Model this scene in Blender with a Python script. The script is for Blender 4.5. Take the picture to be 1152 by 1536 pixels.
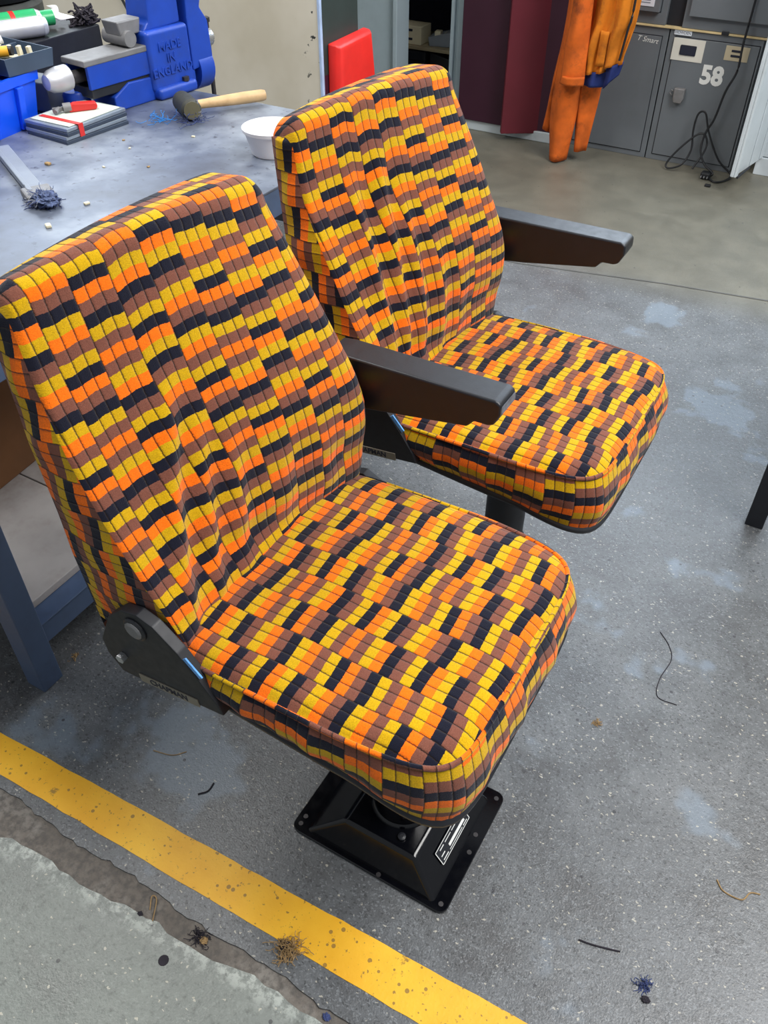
import bpy, bmesh, math, random
from math import sin, cos, pi, radians, sqrt, exp, atan2
from mathutils import Vector, Matrix
random.seed(7)
for o in list(bpy.data.objects): bpy.data.objects.remove(o)
scn = bpy.context.scene
COL = scn.collection

# ------------------------------------------------------------------ camera, light, exposure
cam_d = bpy.data.cameras.new('camera'); cam = bpy.data.objects.new('camera', cam_d); COL.objects.link(cam)
cam.location = (0, 0, 1.65); cam.rotation_euler = (radians(48.0), 0, radians(30.3))
cam_d.sensor_fit = 'VERTICAL'; cam_d.sensor_height = 32.0; cam_d.lens = 1260 / 1536 * 32.0
cam_d.clip_start = .02
scn.camera = cam
scn.view_settings.view_transform = 'Standard'; scn.view_settings.look = 'None'
scn.view_settings.exposure = 0.08; scn.view_settings.gamma = 1.0; scn.view_settings.use_curve_mapping = False
world = bpy.data.worlds.new('world'); scn.world = world; world.use_nodes = True
bg = world.node_tree.nodes['Background']
bg.inputs[0].default_value = (.90, .95, 1.0, 1); bg.inputs[1].default_value = .34

def area(name, loc, target, sx, sy, power, col):
    l = bpy.data.lights.new(name, 'AREA'); l.shape = 'RECTANGLE'; l.size = sx; l.size_y = sy; l.energy = power; l.color = col
    o = bpy.data.objects.new(name, l); COL.objects.link(o); o.location = loc
    o.rotation_euler = (Vector(target) - Vector(loc)).to_track_quat('-Z', 'Y').to_euler()
    return o
area('rooflight', (1.9, 1.9, 4.6), (-.5, 1.4, 0), 3.0, 2.2, 300, (1.0, .985, .96))
area('window_light_back', (-.6, 5.36, 2.75), (-.6, 2.4, .2), 3.2, 1.2, 150, (.68, .83, 1.0))
area('window_light_left', (-3.5, 3.10, 2.1), (-2.2, 1.2, .6), 2.2, .9, 34, (.74, .86, 1.0))
area('bench_wall_fill', (-2.6, 1.2, 3.4), (-2.3, 1.8, .8), 1.5, .3, 60, (1.0, .97, .92))  # unseen fill light, added to brighten the cream wall and bench
area('ceiling_lamp_lockers', (-1.2, 3.6, 3.4), (-1.5, 4.4, 0), 1.5, .3, 18, (1.0, .94, .82))

# ------------------------------------------------------------------ helpers
def lin(c):
    c = c / 255
    return c / 12.92 if c <= .04045 else ((c + .055) / 1.055) ** 2.4
def rgb(r, g, b): return (lin(r), lin(g), lin(b), 1)

class NT:
    def __init__(self, name):
        self.m = bpy.data.materials.new(name); self.m.use_nodes = True
        self.t = self.m.node_tree; self.b = self.t.nodes['Principled BSDF']
    def n(self, typ, **kw):
        x = self.t.nodes.new(typ)
        for k, v in kw.items(): setattr(x, k, v)
        return x
    def l(self, a, b): self.t.links.new(a, b)
    def put(self, node, i, v):
        if isinstance(v, (int, float, tuple)): node.inputs[i].default_value = v
        else: self.l(v, node.inputs[i])
    def math(self, op, a, b=None, c=None):
        x = self.n('ShaderNodeMath', operation=op)
        self.put(x, 0, a)
        if b is not None: self.put(x, 1, b)
        if c is not None: self.put(x, 2, c)
        return x.outputs[0]
    def noise(self, scale, detail=4, rough=.55, vec=None, dim='3D'):
        x = self.n('ShaderNodeTexNoise'); x.inputs['Scale'].default_value = scale
        x.inputs['Detail'].default_value = detail; x.inputs['Roughness'].default_value = rough
        if vec is None: vec = self.coord('Object')
        self.l(vec, x.inputs['Vector'])
        return x.outputs['Fac']
    def voro(self, scale, vec=None, rnd=1.0, out='Distance'):
        x = self.n('ShaderNodeTexVoronoi'); x.inputs['Scale'].default_value = scale; x.inputs['Randomness'].default_value = rnd
        self.l(vec if vec is not None else self.coord('Object'), x.inputs['Vector'])
        return x.outputs[out]
    def coord(self, k):
        if not hasattr(self, 'tc'): self.tc = self.n('ShaderNodeTexCoord')
        return self.tc.outputs[k]
    def geo(self):
        if not hasattr(self, 'gp'): self.gp = self.n('ShaderNodeNewGeometry')
        return self.gp.outputs['Position']
    def ramp(self, fac, stops, interp='LINEAR'):
        x = self.n('ShaderNodeValToRGB'); cr = x.color_ramp; cr.interpolation = interp
        while len(cr.elements) < len(stops): cr.elements.new(.5)
        for e, (p, c) in zip(cr.elements, stops): e.position = p; e.color = c
        self.l(fac, x.inputs[0]); return x.outputs[0]
    def mix(self, fac, a, b, blend='MIX'):
        x = self.n('ShaderNodeMix', data_type='RGBA', blend_type=blend)
        self.put(x, 0, fac); self.put(x, 6, a); self.put(x, 7, b); return x.outputs[2]
    def smooth(self, v, a, b):
        x = self.n('ShaderNodeMapRange', interpolation_type='SMOOTHSTEP')
        self.put(x, 0, v); x.inputs[1].default_value = a; x.inputs[2].default_value = b; return x.outputs[0]
    def bump(self, h, strength=.3, dist=.002):
        x = self.n('ShaderNodeBump'); x.inputs['Strength'].default_value = strength; x.inputs['Distance'].default_value = dist
        self.l(h, x.inputs['Height']); self.l(x.outputs[0], self.b.inputs['Normal'])
    def col(self, v): self.put(self.b, 'Base Color', v)
    def set(self, rough=None, metal=None, spec=None, coat=None, sheen=None):
        for k, v in (('Roughness', rough), ('Metallic', metal), ('Specular IOR Level', spec), ('Coat Weight', coat), ('Sheen Weight', sheen)):
            if v is not None: self.put(self.b, k, v)

def paint(name, c, rough=.5, var=.18, scale=14, metal=0, bump=.1, dirt=None, dirt_amt=.5, spec=.5):
    m = NT(name); base = rgb(*c)
    dark = tuple(x * (1 - var) for x in base[:3]) + (1,); lite = tuple(min(1, x * (1 + var)) for x in base[:3]) + (1,)
    col = m.ramp(m.noise(scale), [(.3, dark), (.7, lite)])
    if dirt:
        col = m.mix(m.smooth(m.noise(scale * .6, 6, .7), .5, .72), col, m.mix(dirt_amt, col, rgb(*dirt)))
    m.col(col); m.set(rough=m.math('MULTIPLY_ADD', m.noise(scale * 2.3), .25, rough - .12), metal=metal, spec=spec)
    if bump: m.bump(m.noise(scale * 9, 3), bump, .001)
    return m.m

# ------------------------------------------------------------------ materials
def make_moquette():
    m = NT('moquette')
    W, H = .0572, .0174
    uv = m.n('ShaderNodeUVMap'); sep = m.n('ShaderNodeSeparateXYZ'); m.l(uv.outputs[0], sep.inputs[0])
    wob = m.noise(320, 2, .5, uv.outputs[0]); wob2 = m.noise(18, 2, .5, uv.outputs[0])
    u = m.math('ADD', sep.outputs[0], m.math('MULTIPLY', m.math('SUBTRACT', wob, .5), .0022))
    v = m.math('ADD', sep.outputs[1], m.math('MULTIPLY', m.math('SUBTRACT', wob, .5), .0026))
    v = m.math('ADD', v, m.math('MULTIPLY', m.math('SUBTRACT', wob2, .5), .0016))
    uc = m.math('DIVIDE', u, W); c = m.math('FLOOR', uc)
    vk = m.math('ADD', m.math('DIVIDE', v, H), m.math('MULTIPLY', m.math('MODULO', m.math('ADD', m.math('MULTIPLY', c, .47), 100), 1), 1.0))
    k = m.math('FLOOR', vk)
    seq = 'YOBYKOBKYBOBYOKBYKOYKBYOBK'
    pal = {'Y': rgb(206, 163, 10), 'O': rgb(252, 116, 14), 'B': rgb(124, 76, 62), 'K': rgb(20, 22, 38)}
    N = len(seq)
    shift = m.math('MULTIPLY', c, 7)
    idx = m.math('FLOORED_MODULO', m.math('ADD', m.math('ADD', k, shift), .5), N)
    col = m.ramp(m.math('DIVIDE', idx, N), [(i / N, pal[ch]) for i, ch in enumerate(seq)], 'CONSTANT')
    ru = m.math('ABSOLUTE', m.math('SUBTRACT', m.math('FRACT', m.math('MULTIPLY', uc, 3)), .5))
    groove = m.smooth(ru, .425, .485)
    fz = m.noise(620, 3, .65, uv.outputs[0]); fz2 = m.noise(60, 3, .6, uv.outputs[0])
    shade = m.math('ADD', m.math('MULTIPLY_ADD', m.math('ADD', m.math('MULTIPLY', fz, .5), m.math('MULTIPLY', m.noise(420, 2, .6, uv.outputs[0]), .5)), 1.3, .32), m.math('MULTIPLY', m.math('SUBTRACT', fz2, .5), .25))
    col = m.mix(1.0, col, shade, 'MULTIPLY')
    col = m.mix(m.math('MULTIPLY', groove, .78), col, rgb(34, 22, 18))
    m.col(col); m.set(rough=.92, spec=.12, sheen=.16)
    m.b.inputs['Sheen Roughness'].default_value = .5
    rib = m.math('POWER', m.math('MULTIPLY', ru, 2), 6)
    h = m.math('ADD', m.math('MULTIPLY', m.math('SUBTRACT', 1, rib), 1.0), m.math('MULTIPLY', fz, .45))
    m.bump(h, .8, .0028)
    return m.m
MOQ = make_moquette()

def make_floor(name, base, lite, dark, chips, seed, zoned):
    fs = 1.0 if zoned else .3
    m = NT(name); P = m.geo()
    mp = m.n('ShaderNodeMapping'); m.l(P, mp.inputs[0]); mp.inputs['Location'].default_value = (seed, seed * .7, 0); V = mp.outputs[0]
    big = m.noise(1.3, 5, .6, V); mid = m.noise(7, 6, .65, V); fine = m.noise(70, 4, .6, V); grit = m.noise(260, 2, .6, V)
    col = m.ramp(m.math('ADD', m.math('MULTIPLY', big, .5), m.math('MULTIPLY', mid, .5)), [(.36, rgb(*dark)), (.5, rgb(*base)), (.66, rgb(*lite))])
    sep = m.n('ShaderNodeSeparateXYZ'); m.l(P, sep.inputs[0])
    col = m.mix(m.smooth(fine, .52, .75), col, m.mix(.5, col, rgb(*[x * .55 for x in base])))
    col = m.mix(m.math('MULTIPLY', m.smooth(fine, .42, .25), .45), col, rgb(*[min(255, x * 1.3) for x in base]))
    dis = m.n('ShaderNodeMix', data_type='VECTOR'); dn = m.n('ShaderNodeTexNoise'); dn.inputs['Scale'].default_value = 120; m.l(V, dn.inputs['Vector'])
    dis.inputs[0].default_value = .012; m.l(V, dis.inputs[4]); m.l(dn.outputs['Color'], dis.inputs[5]); DV = dis.outputs[1]
    def flecks(scale, size, keep):
        st = m.n('ShaderNodeMapping'); m.l(DV, st.inputs[0]); st.inputs['Rotation'].default_value = (0, 0, .6); st.inputs['Scale'].default_value = (1, 1.7, 1)
        fl = m.n('ShaderNodeTexVoronoi'); fl.inputs['Scale'].default_value = scale; m.l(st.outputs[0], fl.inputs['Vector'])
        wn = m.n('ShaderNodeTexWhiteNoise'); m.l(fl.outputs['Color'], wn.inputs['Vector'])
        sz = m.math('MULTIPLY', wn.outputs['Value'], size)
        w3 = m.n('ShaderNodeSeparateXYZ'); m.l(wn.outputs['Color'], w3.inputs[0])
        return m.math('MULTIPLY', m.math('LESS_THAN', fl.outputs['Distance'], sz), m.math('GREATER_THAN', w3.outputs[0], 1 - keep))
    chip = flecks(85, .26, chips); lf = flecks(170, .5, .35); df = flecks(140, .5, .3)
    grain = m.smooth(m.noise(330, 3, .7, V), .35, .68)
    col = m.mix(m.math('MULTIPLY', grain, .35 * fs), col, rgb(*[x * .62 for x in base]))
    col = m.mix(m.math('MULTIPLY', df, .6 * fs), col, rgb(*[x * .55 for x in base]))
    col = m.mix(m.math('MULTIPLY', lf, .38 * fs), col, rgb(*[min(255, x * 1.45) for x in base]))
    far = m.math('LESS_THAN', sep.outputs[1], 3.3) if zoned else m.math('LESS_THAN', sep.outputs[1], 30.0)
    if zoned:
        col = m.mix(m.smooth(sep.outputs[1], 3.2, 3.5), col, m.mix(m.smooth(mid, .3, .75), rgb(100, 98, 88), rgb(116, 113, 101)))
        bp = m.smooth(m.noise(2.6, 4, .6, V), .56, .62)   # worn patches of old blue-grey paint
        col = m.mix(m.math('MULTIPLY', m.math('MULTIPLY', bp, far), .55), col, rgb(124, 138, 152))
    col = m.mix(m.math('MULTIPLY', m.math('MULTIPLY', chip, far), .55), col, rgb(206, 200, 184))
    f2 = m.n('ShaderNodeTexVoronoi'); f2.inputs['Scale'].default_value = 28; m.l(V, f2.inputs['Vector'])
    w2 = m.n('ShaderNodeTexWhiteNoise'); m.l(f2.outputs['Color'], w2.inputs['Vector'])
    spot = m.math('MULTIPLY', m.math('LESS_THAN', f2.outputs['Distance'], .11), m.math('GREATER_THAN', w2.outputs['Value'], .88))
    col = m.mix(m.math('MULTIPLY', spot, .75), col, rgb(40, 40, 46))
    if not zoned:   # chalky crust along the broken slab edge
        ye = m.math('MULTIPLY_ADD', sep.outputs[0], .0654, .327 + .0654 * 1.106)
        near = m.smooth(m.math('SUBTRACT', sep.outputs[1], ye), -.05, .005)
        crust = m.math('MULTIPLY', near, m.smooth(m.noise(38, 6, .75, V), .44, .62))
        col = m.mix(m.math('MULTIPLY', crust, .85), col, rgb(186, 192, 186))
    m.col(col)
    m.set(rough=m.math('MULTIPLY_ADD', mid, .3, m.math('MULTIPLY_ADD', grit, .2, .16)), spec=.6)
    m.bump(m.math('ADD', m.math('MULTIPLY', fine, .7), m.math('ADD', m.math('MULTIPLY', grit, .5), m.math('MULTIPLY', chip, .4))), .45, .003)
    return m.m
FLOOR = make_floor('floor_paint', (99, 102, 105), (120, 123, 126), (74, 73, 74), .22, 0, True)
SLAB = make_floor('pale_concrete', (116, 122, 118), (130, 136, 131), (100, 104, 101), .12, 5, False)
def make_gutter():
    m = NT('gutter_dirt'); P = m.geo()
    a = m.noise(9, 6, .7, P); b = m.noise(80, 4, .6, P)
    m.col(m.mix(m.smooth(b, .35, .7), m.ramp(a, [(.3, rgb(94, 88, 82)), (.5, rgb(118, 111, 104)), (.68, rgb(140, 136, 130))]), rgb(92, 88, 84)))
    m.set(rough=.85); m.bump(m.math('ADD', a, b), .6, .006); return m.m
def make_yellow():
    m = NT('yellow_line_paint'); P = m.geo()
    a = m.noise(16, 6, .7, P); b = m.noise(110, 4, .65, P)
    vp = m.n('ShaderNodeTexVoronoi'); vp.inputs['Scale'].default_value = 75; m.l(P, vp.inputs['Vector'])
    wp = m.n('ShaderNodeTexWhiteNoise'); m.l(vp.outputs['Color'], wp.inputs['Vector'])
    pit = m.math('LESS_THAN', vp.outputs['Distance'], m.math('MULTIPLY', m.math('POWER', wp.outputs['Value'], 3), .34))
    wear = m.math('MAXIMUM', pit, m.math('MAXIMUM', m.smooth(b, .62, .68), m.smooth(a, .64, .70)))
    col = m.ramp(m.noise(5, 4, .6, P), [(.35, rgb(232, 168, 22)), (.65, rgb(248, 192, 44))])
    m.col(m.mix(m.math('MULTIPLY', wear, .75), col, rgb(120, 92, 48))); m.set(rough=.5); m.bump(b, .3, .002); return m.m
def make_wallpaint():
    m = NT('cream_wall_paint'); P = m.geo()
    a = m.noise(2.2, 4, .6, P); b = m.noise(22, 5, .7, P)
    col = m.ramp(a, [(.35, rgb(196, 188, 168)), (.65, rgb(214, 207, 190))])
    sep = m.n('ShaderNodeSeparateXYZ'); m.l(P, sep.inputs[0])
    edge = m.smooth(sep.outputs[0], -2.30, -2.16)       # chipped paint along the free edge
    chip = m.math('MULTIPLY', m.smooth(m.math('ADD', b, m.math('MULTIPLY', edge, .10)), .70, .72), edge)
    m.col(m.mix(chip, col, rgb(40, 44, 42))); m.set(rough=.6); m.bump(b, .08, .002); return m.m
def make_benchtop():
    m = NT('steel_bench_top'); P = m.geo()
    a = m.noise(3.2, 5, .6, P); b = m.noise(40, 4, .6, P)
    col = m.ramp(a, [(.36, rgb(64, 68, 80)), (.5, rgb(92, 100, 116)), (.66, rgb(138, 146, 158))])
    col = m.mix(m.smooth(b, .58, .72), col, rgb(62, 66, 80))
    m.col(col); m.set(rough=m.math('MULTIPLY_ADD', a, .3, .26), metal=.15, spec=.6); m.bump(b, .12, .002); return m.m
GUTTER = make_gutter(); YELLOW = make_yellow(); WALL = make_wallpaint(); BENCHTOP = make_benchtop()
BLACKPL = paint('black_vinyl', (26, 29, 36), .40, .12, 30, bump=.15)
BRACKET = paint('matt_black_paint', (26, 28, 34), .5, .1, 30, bump=.05)
BLACKGL = paint('gloss_black_enamel', (8, 9, 14), .15, .1, 20, bump=.03)
BLACKST = paint('satin_black_steel', (32, 34, 40), .45, .15, 30)
GREYBLUE = paint('blue_grey_paint', (74, 92, 122), .45, .12, 8, dirt=(60, 66, 80), dirt_amt=.4)
LOCKER = paint('locker_grey_paint', (106, 112, 118), .42, .06, 5, dirt=(94, 98, 98), dirt_amt=.5, bump=.03)
LOCKER_D = paint('locker_dark_gap', (26, 28, 36), .7, .1, 5)
WHITE = paint('white_enamel', (205, 214, 220), .35, .05, 6, dirt=(180, 190, 194))
PLASTIC_W = paint('white_plastic', (238, 236, 238), .4, .02, 6, bump=0)
DOORGREY = paint('pale_blue_grey_paint', (160, 176, 186), .5, .05, 4, dirt=(140, 154, 162), dirt_amt=.4)
MAROON_D = paint('dark_maroon_paint', (60, 24, 44), .5, .1, 4)
MAROON = paint('maroon_paint', (100, 28, 42), .5, .1, 4)
RED = paint('red_moulded_plastic', (220, 40, 34), .42, .08, 10, dirt=(196, 60, 56), dirt_amt=.4)
REDH = paint('red_handle_plastic', (206, 44, 40), .35, .05, 20)
GREEN_D = paint('dark_green_paint', (44, 58, 56), .5, .1, 6)
BLUEVISE = paint('blue_vise_enamel', (26, 68, 172), .38, .12, 12, dirt=(44, 62, 120), dirt_amt=.45)
STEELWORN = paint('dusty_steel', (128, 128, 130), .55, .15, 18, metal=.35, dirt=(110, 100, 92))
STEEL = paint('bright_steel', (186, 188, 192), .28, .08, 20, metal=.85)
SILVER = paint('silver_paint', (196, 198, 204), .42, .06, 20, metal=.4)
DARKSTEEL = paint('dark_steel', (70, 68, 70), .45, .2, 30, metal=.6)
RUBBER = paint('dark_rubber', (52, 54, 50), .6, .2, 30)
WOOD = paint('ash_handle_wood', (206, 172, 126), .55, .12, 22, dirt=(170, 130, 90))
BLUEBIN = paint('bright_blue_plastic', (14, 84, 236), .38, .06, 6, bump=.04)
TRAY = paint('slate_blue_plastic', (60, 76, 96), .5, .1, 14)
CARD = paint('brown_cardboard', (112, 76, 46), .8, .12, 8)
BOARD = paint('dusty_shelf_board', (168, 164, 162), .75, .16, 5, dirt=(120, 108, 98), dirt_amt=.6)
ORANGE = paint('orange_workwear_cloth', (210, 98, 22), .85, .25, 11, dirt=(92, 38, 14), dirt_amt=.75, bump=.2)
ORANGE2 = paint('amber_workwear_cloth', (206, 118, 14), .85, .22, 11, dirt=(120, 54, 14), dirt_amt=.75, bump=.2)
NAVY = paint('navy_cloth', (28, 46, 110), .85, .15, 14)
CORD = paint('black_cable_rubber', (26, 28, 32), .5, .1, 20)
YELLOWPL = paint('yellow_plastic', (226, 164, 40), .45, .08, 14)
CREAM = paint('cream_plastic', (214, 206, 178), .5, .08, 14)
GREENCAN = paint('green_can_print', (38, 158, 98), .35, .08, 14)
PALE = paint('pale_paper', (196, 204, 192), .7, .08, 10)
MIDGREY = paint('mid_grey_plastic', (128, 136, 148), .5, .08, 10)
LINT = paint('blue_lint', (60, 72, 116), .95, .3, 60)
LINT_T = paint('tan_lint', (160, 132, 92), .95, .25, 60)
LINT_D = paint('dark_lint', (44, 40, 48), .95, .25, 60)
PLATEMET = paint('ground_plate_steel', (150, 160, 172), .35, .1, 20, metal=.5)
PLATEDK = paint('dark_plate_edge', (62, 72, 88), .45, .1, 20, metal=.3)
INKW = paint('white_lettering', (228, 230, 228), .6, .03, 20, bump=0)
INKD = paint('dark_lettering', (30, 34, 52), .6, .03, 20, bump=0)
BRASSY = paint('engraved_plate', (138, 132, 120), .4, .1, 30, metal=.5)
SHELFWOOD = paint('shelf_timber', (150, 138, 112), .7, .1, 10)
BLUEST = paint('blue_upright_paint', (50, 82, 122), .5, .1, 10)

# ------------------------------------------------------------------ geometry helpers
def link(o, parent=None):
    COL.objects.link(o)
    if parent is not None: o.parent = parent
    return o
def mesh(name, verts, faces, mat, parent=None, smooth=False, uv=None):
    me = bpy.data.meshes.new(name); me.from_pydata([tuple(v) for v in verts], [], faces); me.update()
    if uv is not None:
        lay = me.uv_layers.new(name='UVMap')
        for lp in me.loops: lay.data[lp.index].uv = uv[lp.vertex_index]
    if smooth: me.polygons.foreach_set('use_smooth', [True] * len(me.polygons))
    me.materials.append(mat)
    return link(bpy.data.objects.new(name, me), parent)
class MB:
    """collects shapes into one mesh"""
    def __init__(self): self.b = bmesh.new()
    def _add(self, tmp, M=None):
        if M is not None: bmesh.ops.transform(tmp, matrix=M, verts=tmp.verts)
        me = bpy.data.meshes.new('tmp'); tmp.to_mesh(me); tmp.free(); self.b.from_mesh(me); bpy.data.meshes.remove(me); return self
    def box(self, x0, x1, y0, y1, z0, z1, bev=0, seg=2, M=None):
        t = bmesh.new(); bmesh.ops.create_cube(t, size=1)
        for v in t.verts: v.co = Vector((x0 + (v.co.x + .5) * (x1 - x0), y0 + (v.co.y + .5) * (y1 - y0), z0 + (v.co.z + .5) * (z1 - z0)))
        if bev: bmesh.ops.bevel(t, geom=t.edges[:], offset=bev, segments=seg, profile=.5, affect='EDGES')
        return self._add(t, M)
    def poly(self, pts, y0, y1, bev=0, seg=2, axis='y', M=None):
        """extrude a 2D outline; axis y: pts are (x,z); axis z: pts are (x,y); axis x: pts are (y,z)"""
        t = bmesh.new()
        f = {'y': lambda p, q: (p[0], q, p[1]), 'z': lambda p, q: (p[0], p[1], q), 'x': lambda p, q: (q, p[0], p[1])}[axis]
        a = [t.verts.new(f(p, y0)) for p in pts]; b = [t.verts.new(f(p, y1)) for p in pts]
        n = len(pts); t.faces.new(a); t.faces.new(b[::-1])
        for i in range(n): t.faces.new((a[i], b[i], b[(i + 1) % n], a[(i + 1) % n]))
        bmesh.ops.recalc_face_normals(t, faces=t.faces[:])
        if bev: bmesh.ops.bevel(t, geom=t.edges[:], offset=bev, segments=seg, profile=.5, affect='EDGES', clamp_overlap=True)
        return self._add(t, M)
    def lathe(self, prof, n=24, M=None, cap=True):
        t = bmesh.new(); rings = []
        for r, z in prof: rings.append([t.verts.new((r * cos(2 * pi * i / n), r * sin(2 * pi * i / n), z)) for i in range(n)])
        for a, b in zip(rings, rings[1:]):
            for i in range(n): t.faces.new((a[i], a[(i + 1) % n], b[(i + 1) % n], b[i]))
        if cap: t.faces.new(rings[0][::-1]); t.faces.new(rings[-1])
        return self._add(t, M)
    def cyl(self, p, q, r, r2=None, n=16):
        p, q = Vector(p), Vector(q); d = q - p
        M = Matrix.Translation(p) @ d.to_track_quat('Z', 'Y').to_matrix().to_4x4()
        return self.lathe([(r, 0), (r if r2 is None else r2, d.length)], n, M)
    def tube(self, pts, r, n=8):
        t = bmesh.new(); pts = [Vector(p) for p in pts]; rings = []; up = Vector((0, 0, 1))
        for i, p in enumerate(pts):
            d = (pts[min(i + 1, len(pts) - 1)] - pts[max(i - 1, 0)]).normalized()
            a = d.cross(up)
            if a.length < .05: a = d.cross(Vector((1, 0, 0)))
            a.normalize(); b = d.cross(a); rr = r(i) if callable(r) else r
            rings.append([t.verts.new(p + rr * (a * cos(2 * pi * k / n) + b * sin(2 * pi * k / n))) for k in range(n)])
        for a, b in zip(rings, rings[1:]):
            for i in range(n): t.faces.new((a[i], a[(i + 1) % n], b[(i + 1) % n], b[i]))
        t.faces.new(rings[0][::-1]); t.faces.new(rings[-1])
        return self._add(t)
    def build(self, name, mat, parent=None, smooth=False, angle=35):
        bmesh.ops.recalc_face_normals(self.b, faces=self.b.faces[:])
        me = bpy.data.meshes.new(name); self.b.to_mesh(me); self.b.free(); me.materials.append(mat)
        if smooth:
            me.polygons.foreach_set('use_smooth', [True] * len(me.polygons))
            try: me.set_sharp_from_angle(angle=radians(angle))
            except Exception: pass
        o = link(bpy.data.objects.new(name, me), parent)
        if smooth:
            w = o.modifiers.new('wn', 'WEIGHTED_NORMAL'); w.keep_sharp = True; w.weight = 80
        return o
def thing(name, loc, rz, label, cat, group=None):
    o = bpy.data.objects.new(name, None); o.empty_display_size = .05; COL.objects.link(o)
    o.location = loc; o.rotation_euler = (0, 0, rz); return tag(o, label, cat, group)
def tag(o, label, cat, group=None):
    o['label'] = label; o['category'] = cat
    if group: o['group'] = group
    return o
def struct(o, label=None):
    o['kind'] = 'structure'
    if label: o['label'] = label
    return o
def text_mesh(name, s, size, mat, parent, M, depth=.0006, font_shear=0, align='CENTER', bold=0, xs=1):
    cu = bpy.data.curves.new(name, 'FONT'); cu.body = s; cu.size = size; cu.extrude = depth; cu.align_x = align; cu.align_y = 'CENTER'
    cu.shear = font_shear; cu.offset = bold; cu.resolution_u = 3
    t = bpy.data.objects.new('tmp_text', cu); COL.objects.link(t)
    dg = bpy.context.evaluated_depsgraph_get(); me = bpy.data.meshes.new_from_object(t.evaluated_get(dg))
    bpy.data.objects.remove(t); bpy.data.curves.remove(cu)
    me.name = name; me.transform(M @ Matrix.Diagonal((xs, 1, 1, 1))); me.materials.clear(); me.materials.append(mat)
    return link(bpy.data.objects.new(name, me), parent)
def frame(origin, xdir, ydir):
    x = Vector(xdir).normalized(); y = Vector(ydir).normalized(); z = x.cross(y)
    M = Matrix((x, y, z)).transposed().to_4x4(); M.translation = Vector(origin); return M
def interp(tab, t):
    """piecewise smooth interpolation in a sorted table [(t, v)]"""
    if t <= tab[0][0]: return tab[0][1]
    for (a, va), (b, vb) in zip(tab, tab[1:]):
        if t <= b:
            k = (t - a) / (b - a); return va + (vb - va) * k
    return tab[-1][1]
def catmull(tab, n):
    """resample a polyline of tuples with Catmull-Rom"""
    P = [Vector(p) for p in tab]; P = [2 * P[0] - P[1]] + P + [2 * P[-1] - P[-2]]; out = []
    segs = len(P) - 3
    for i in range(n + 1):
        u = i / n * segs; s = min(int(u), segs - 1); t = u - s; a, b, c, d = P[s:s + 4]
        out.append(.5 * ((2 * b) + (c - a) * t + (2 * a - 5 * b + 4 * c - d) * t * t + (3 * b - a - 3 * c + d) * t ** 3))
    return out
def sstep(a, b, x):
    t = max(0, min(1, (x - a) / (b - a))); return t * t * (3 - 2 * t)

# ------------------------------------------------------------------ setting
GY = .397
def flat(name, pts, z, mat, thick=.05):
    mb = MB(); mb.poly(pts, z - thick, z, axis='z'); return mb.build(name, mat)
gye = [(-2.2 + 3.2 * i / 200, GY + .004 * sin(i * .31) + random.uniform(-.004, .004)) for i in range(201)]
struct(flat('floor', [(-6, GY)] + gye + [(4, GY), (4, 7), (-6, 7)], 0, FLOOR), 'grey speckled painted workshop floor')
edge = []
for i in range(121):
    x = -6 + 10 * i / 120; x = -2.2 + 3.2 * i / 120
    edge.append((x, .327 + .066 * (x + 1.106) / .706 * .7 + .006 * sin(x * 23) + random.uniform(-.005, .005)))
struct(flat('floor', [(4, -3), (4, edge[-1][1])] + edge[::-1] + [(-6, edge[0][1]), (-6, -3)], -.002, SLAB), 'pale worn concrete slab at the front')
struct(flat('trim_1', [(-6, .0), (4, .0), (4, GY + .02), (-6, GY + .02)], -.004, GUTTER, .04), 'dirt-filled brown joint in the floor')
ya = []; yb = []
for i in range(161):
    x = -3 + 5 * i / 160
    ya.append((x, .422 + .04 * 0 + .037 * (x + 1.21) / .98 * .9 + random.uniform(-.0012, .0012)))
    yb.append((x, .496 + .046 * (x + 1.297) / 1.014 + random.uniform(-.0012, .0012)))
struct(flat('trim_2', ya + yb[::-1], .0012, YELLOW, .0012), 'yellow painted line on the floor')
# expansion joint across the floor: narrow raised lip
mb = MB(); mb.poly([(-6, 2.9), (-1.23, 3.286), (-.62, 3.42), (-.2, 3.487), (4, 3.9), (4, 3.895), (-.2, 3.478), (-.62, 3.412), (-1.23, 3.278), (-6, 2.89)], 0, .0025, axis='z')
struct(mb.build('trim_3', paint('joint_filler', (92, 92, 90), .7)), 'thin joint line across the floor')

# cream partition wall with black skirting
struct(MB().box(-6, -2.139, 3.145, 3.43, 0, 2.8).build('wall_left', WALL), 'cream painted partition wall behind the bench')
struct(MB().box(-6, -2.137, 3.125, 3.1455, 0, .10, .003).build('baseboard_left', BLACKST), 'black skirting under the cream wall')
struct(MB().box(-2.143, -2.131, 3.141, 3.158, 0, 2.8, .002).build('trim_4', paint('pale_blue_edge_bead', (172, 192, 224), .4)), 'pale metal edge bead on the wall end')
struct(MB().box(-2.140, -2.134, 3.158, 3.432, .66, 2.8, .001).build('trim_7', GREEN_D), 'dark green paint on the wall end')
struct(MB().box(-2.140, -2.134, 3.158, 3.432, 0, .66, .001).build('trim_8', MAROON_D), 'dark maroon dado on the wall end')
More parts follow.
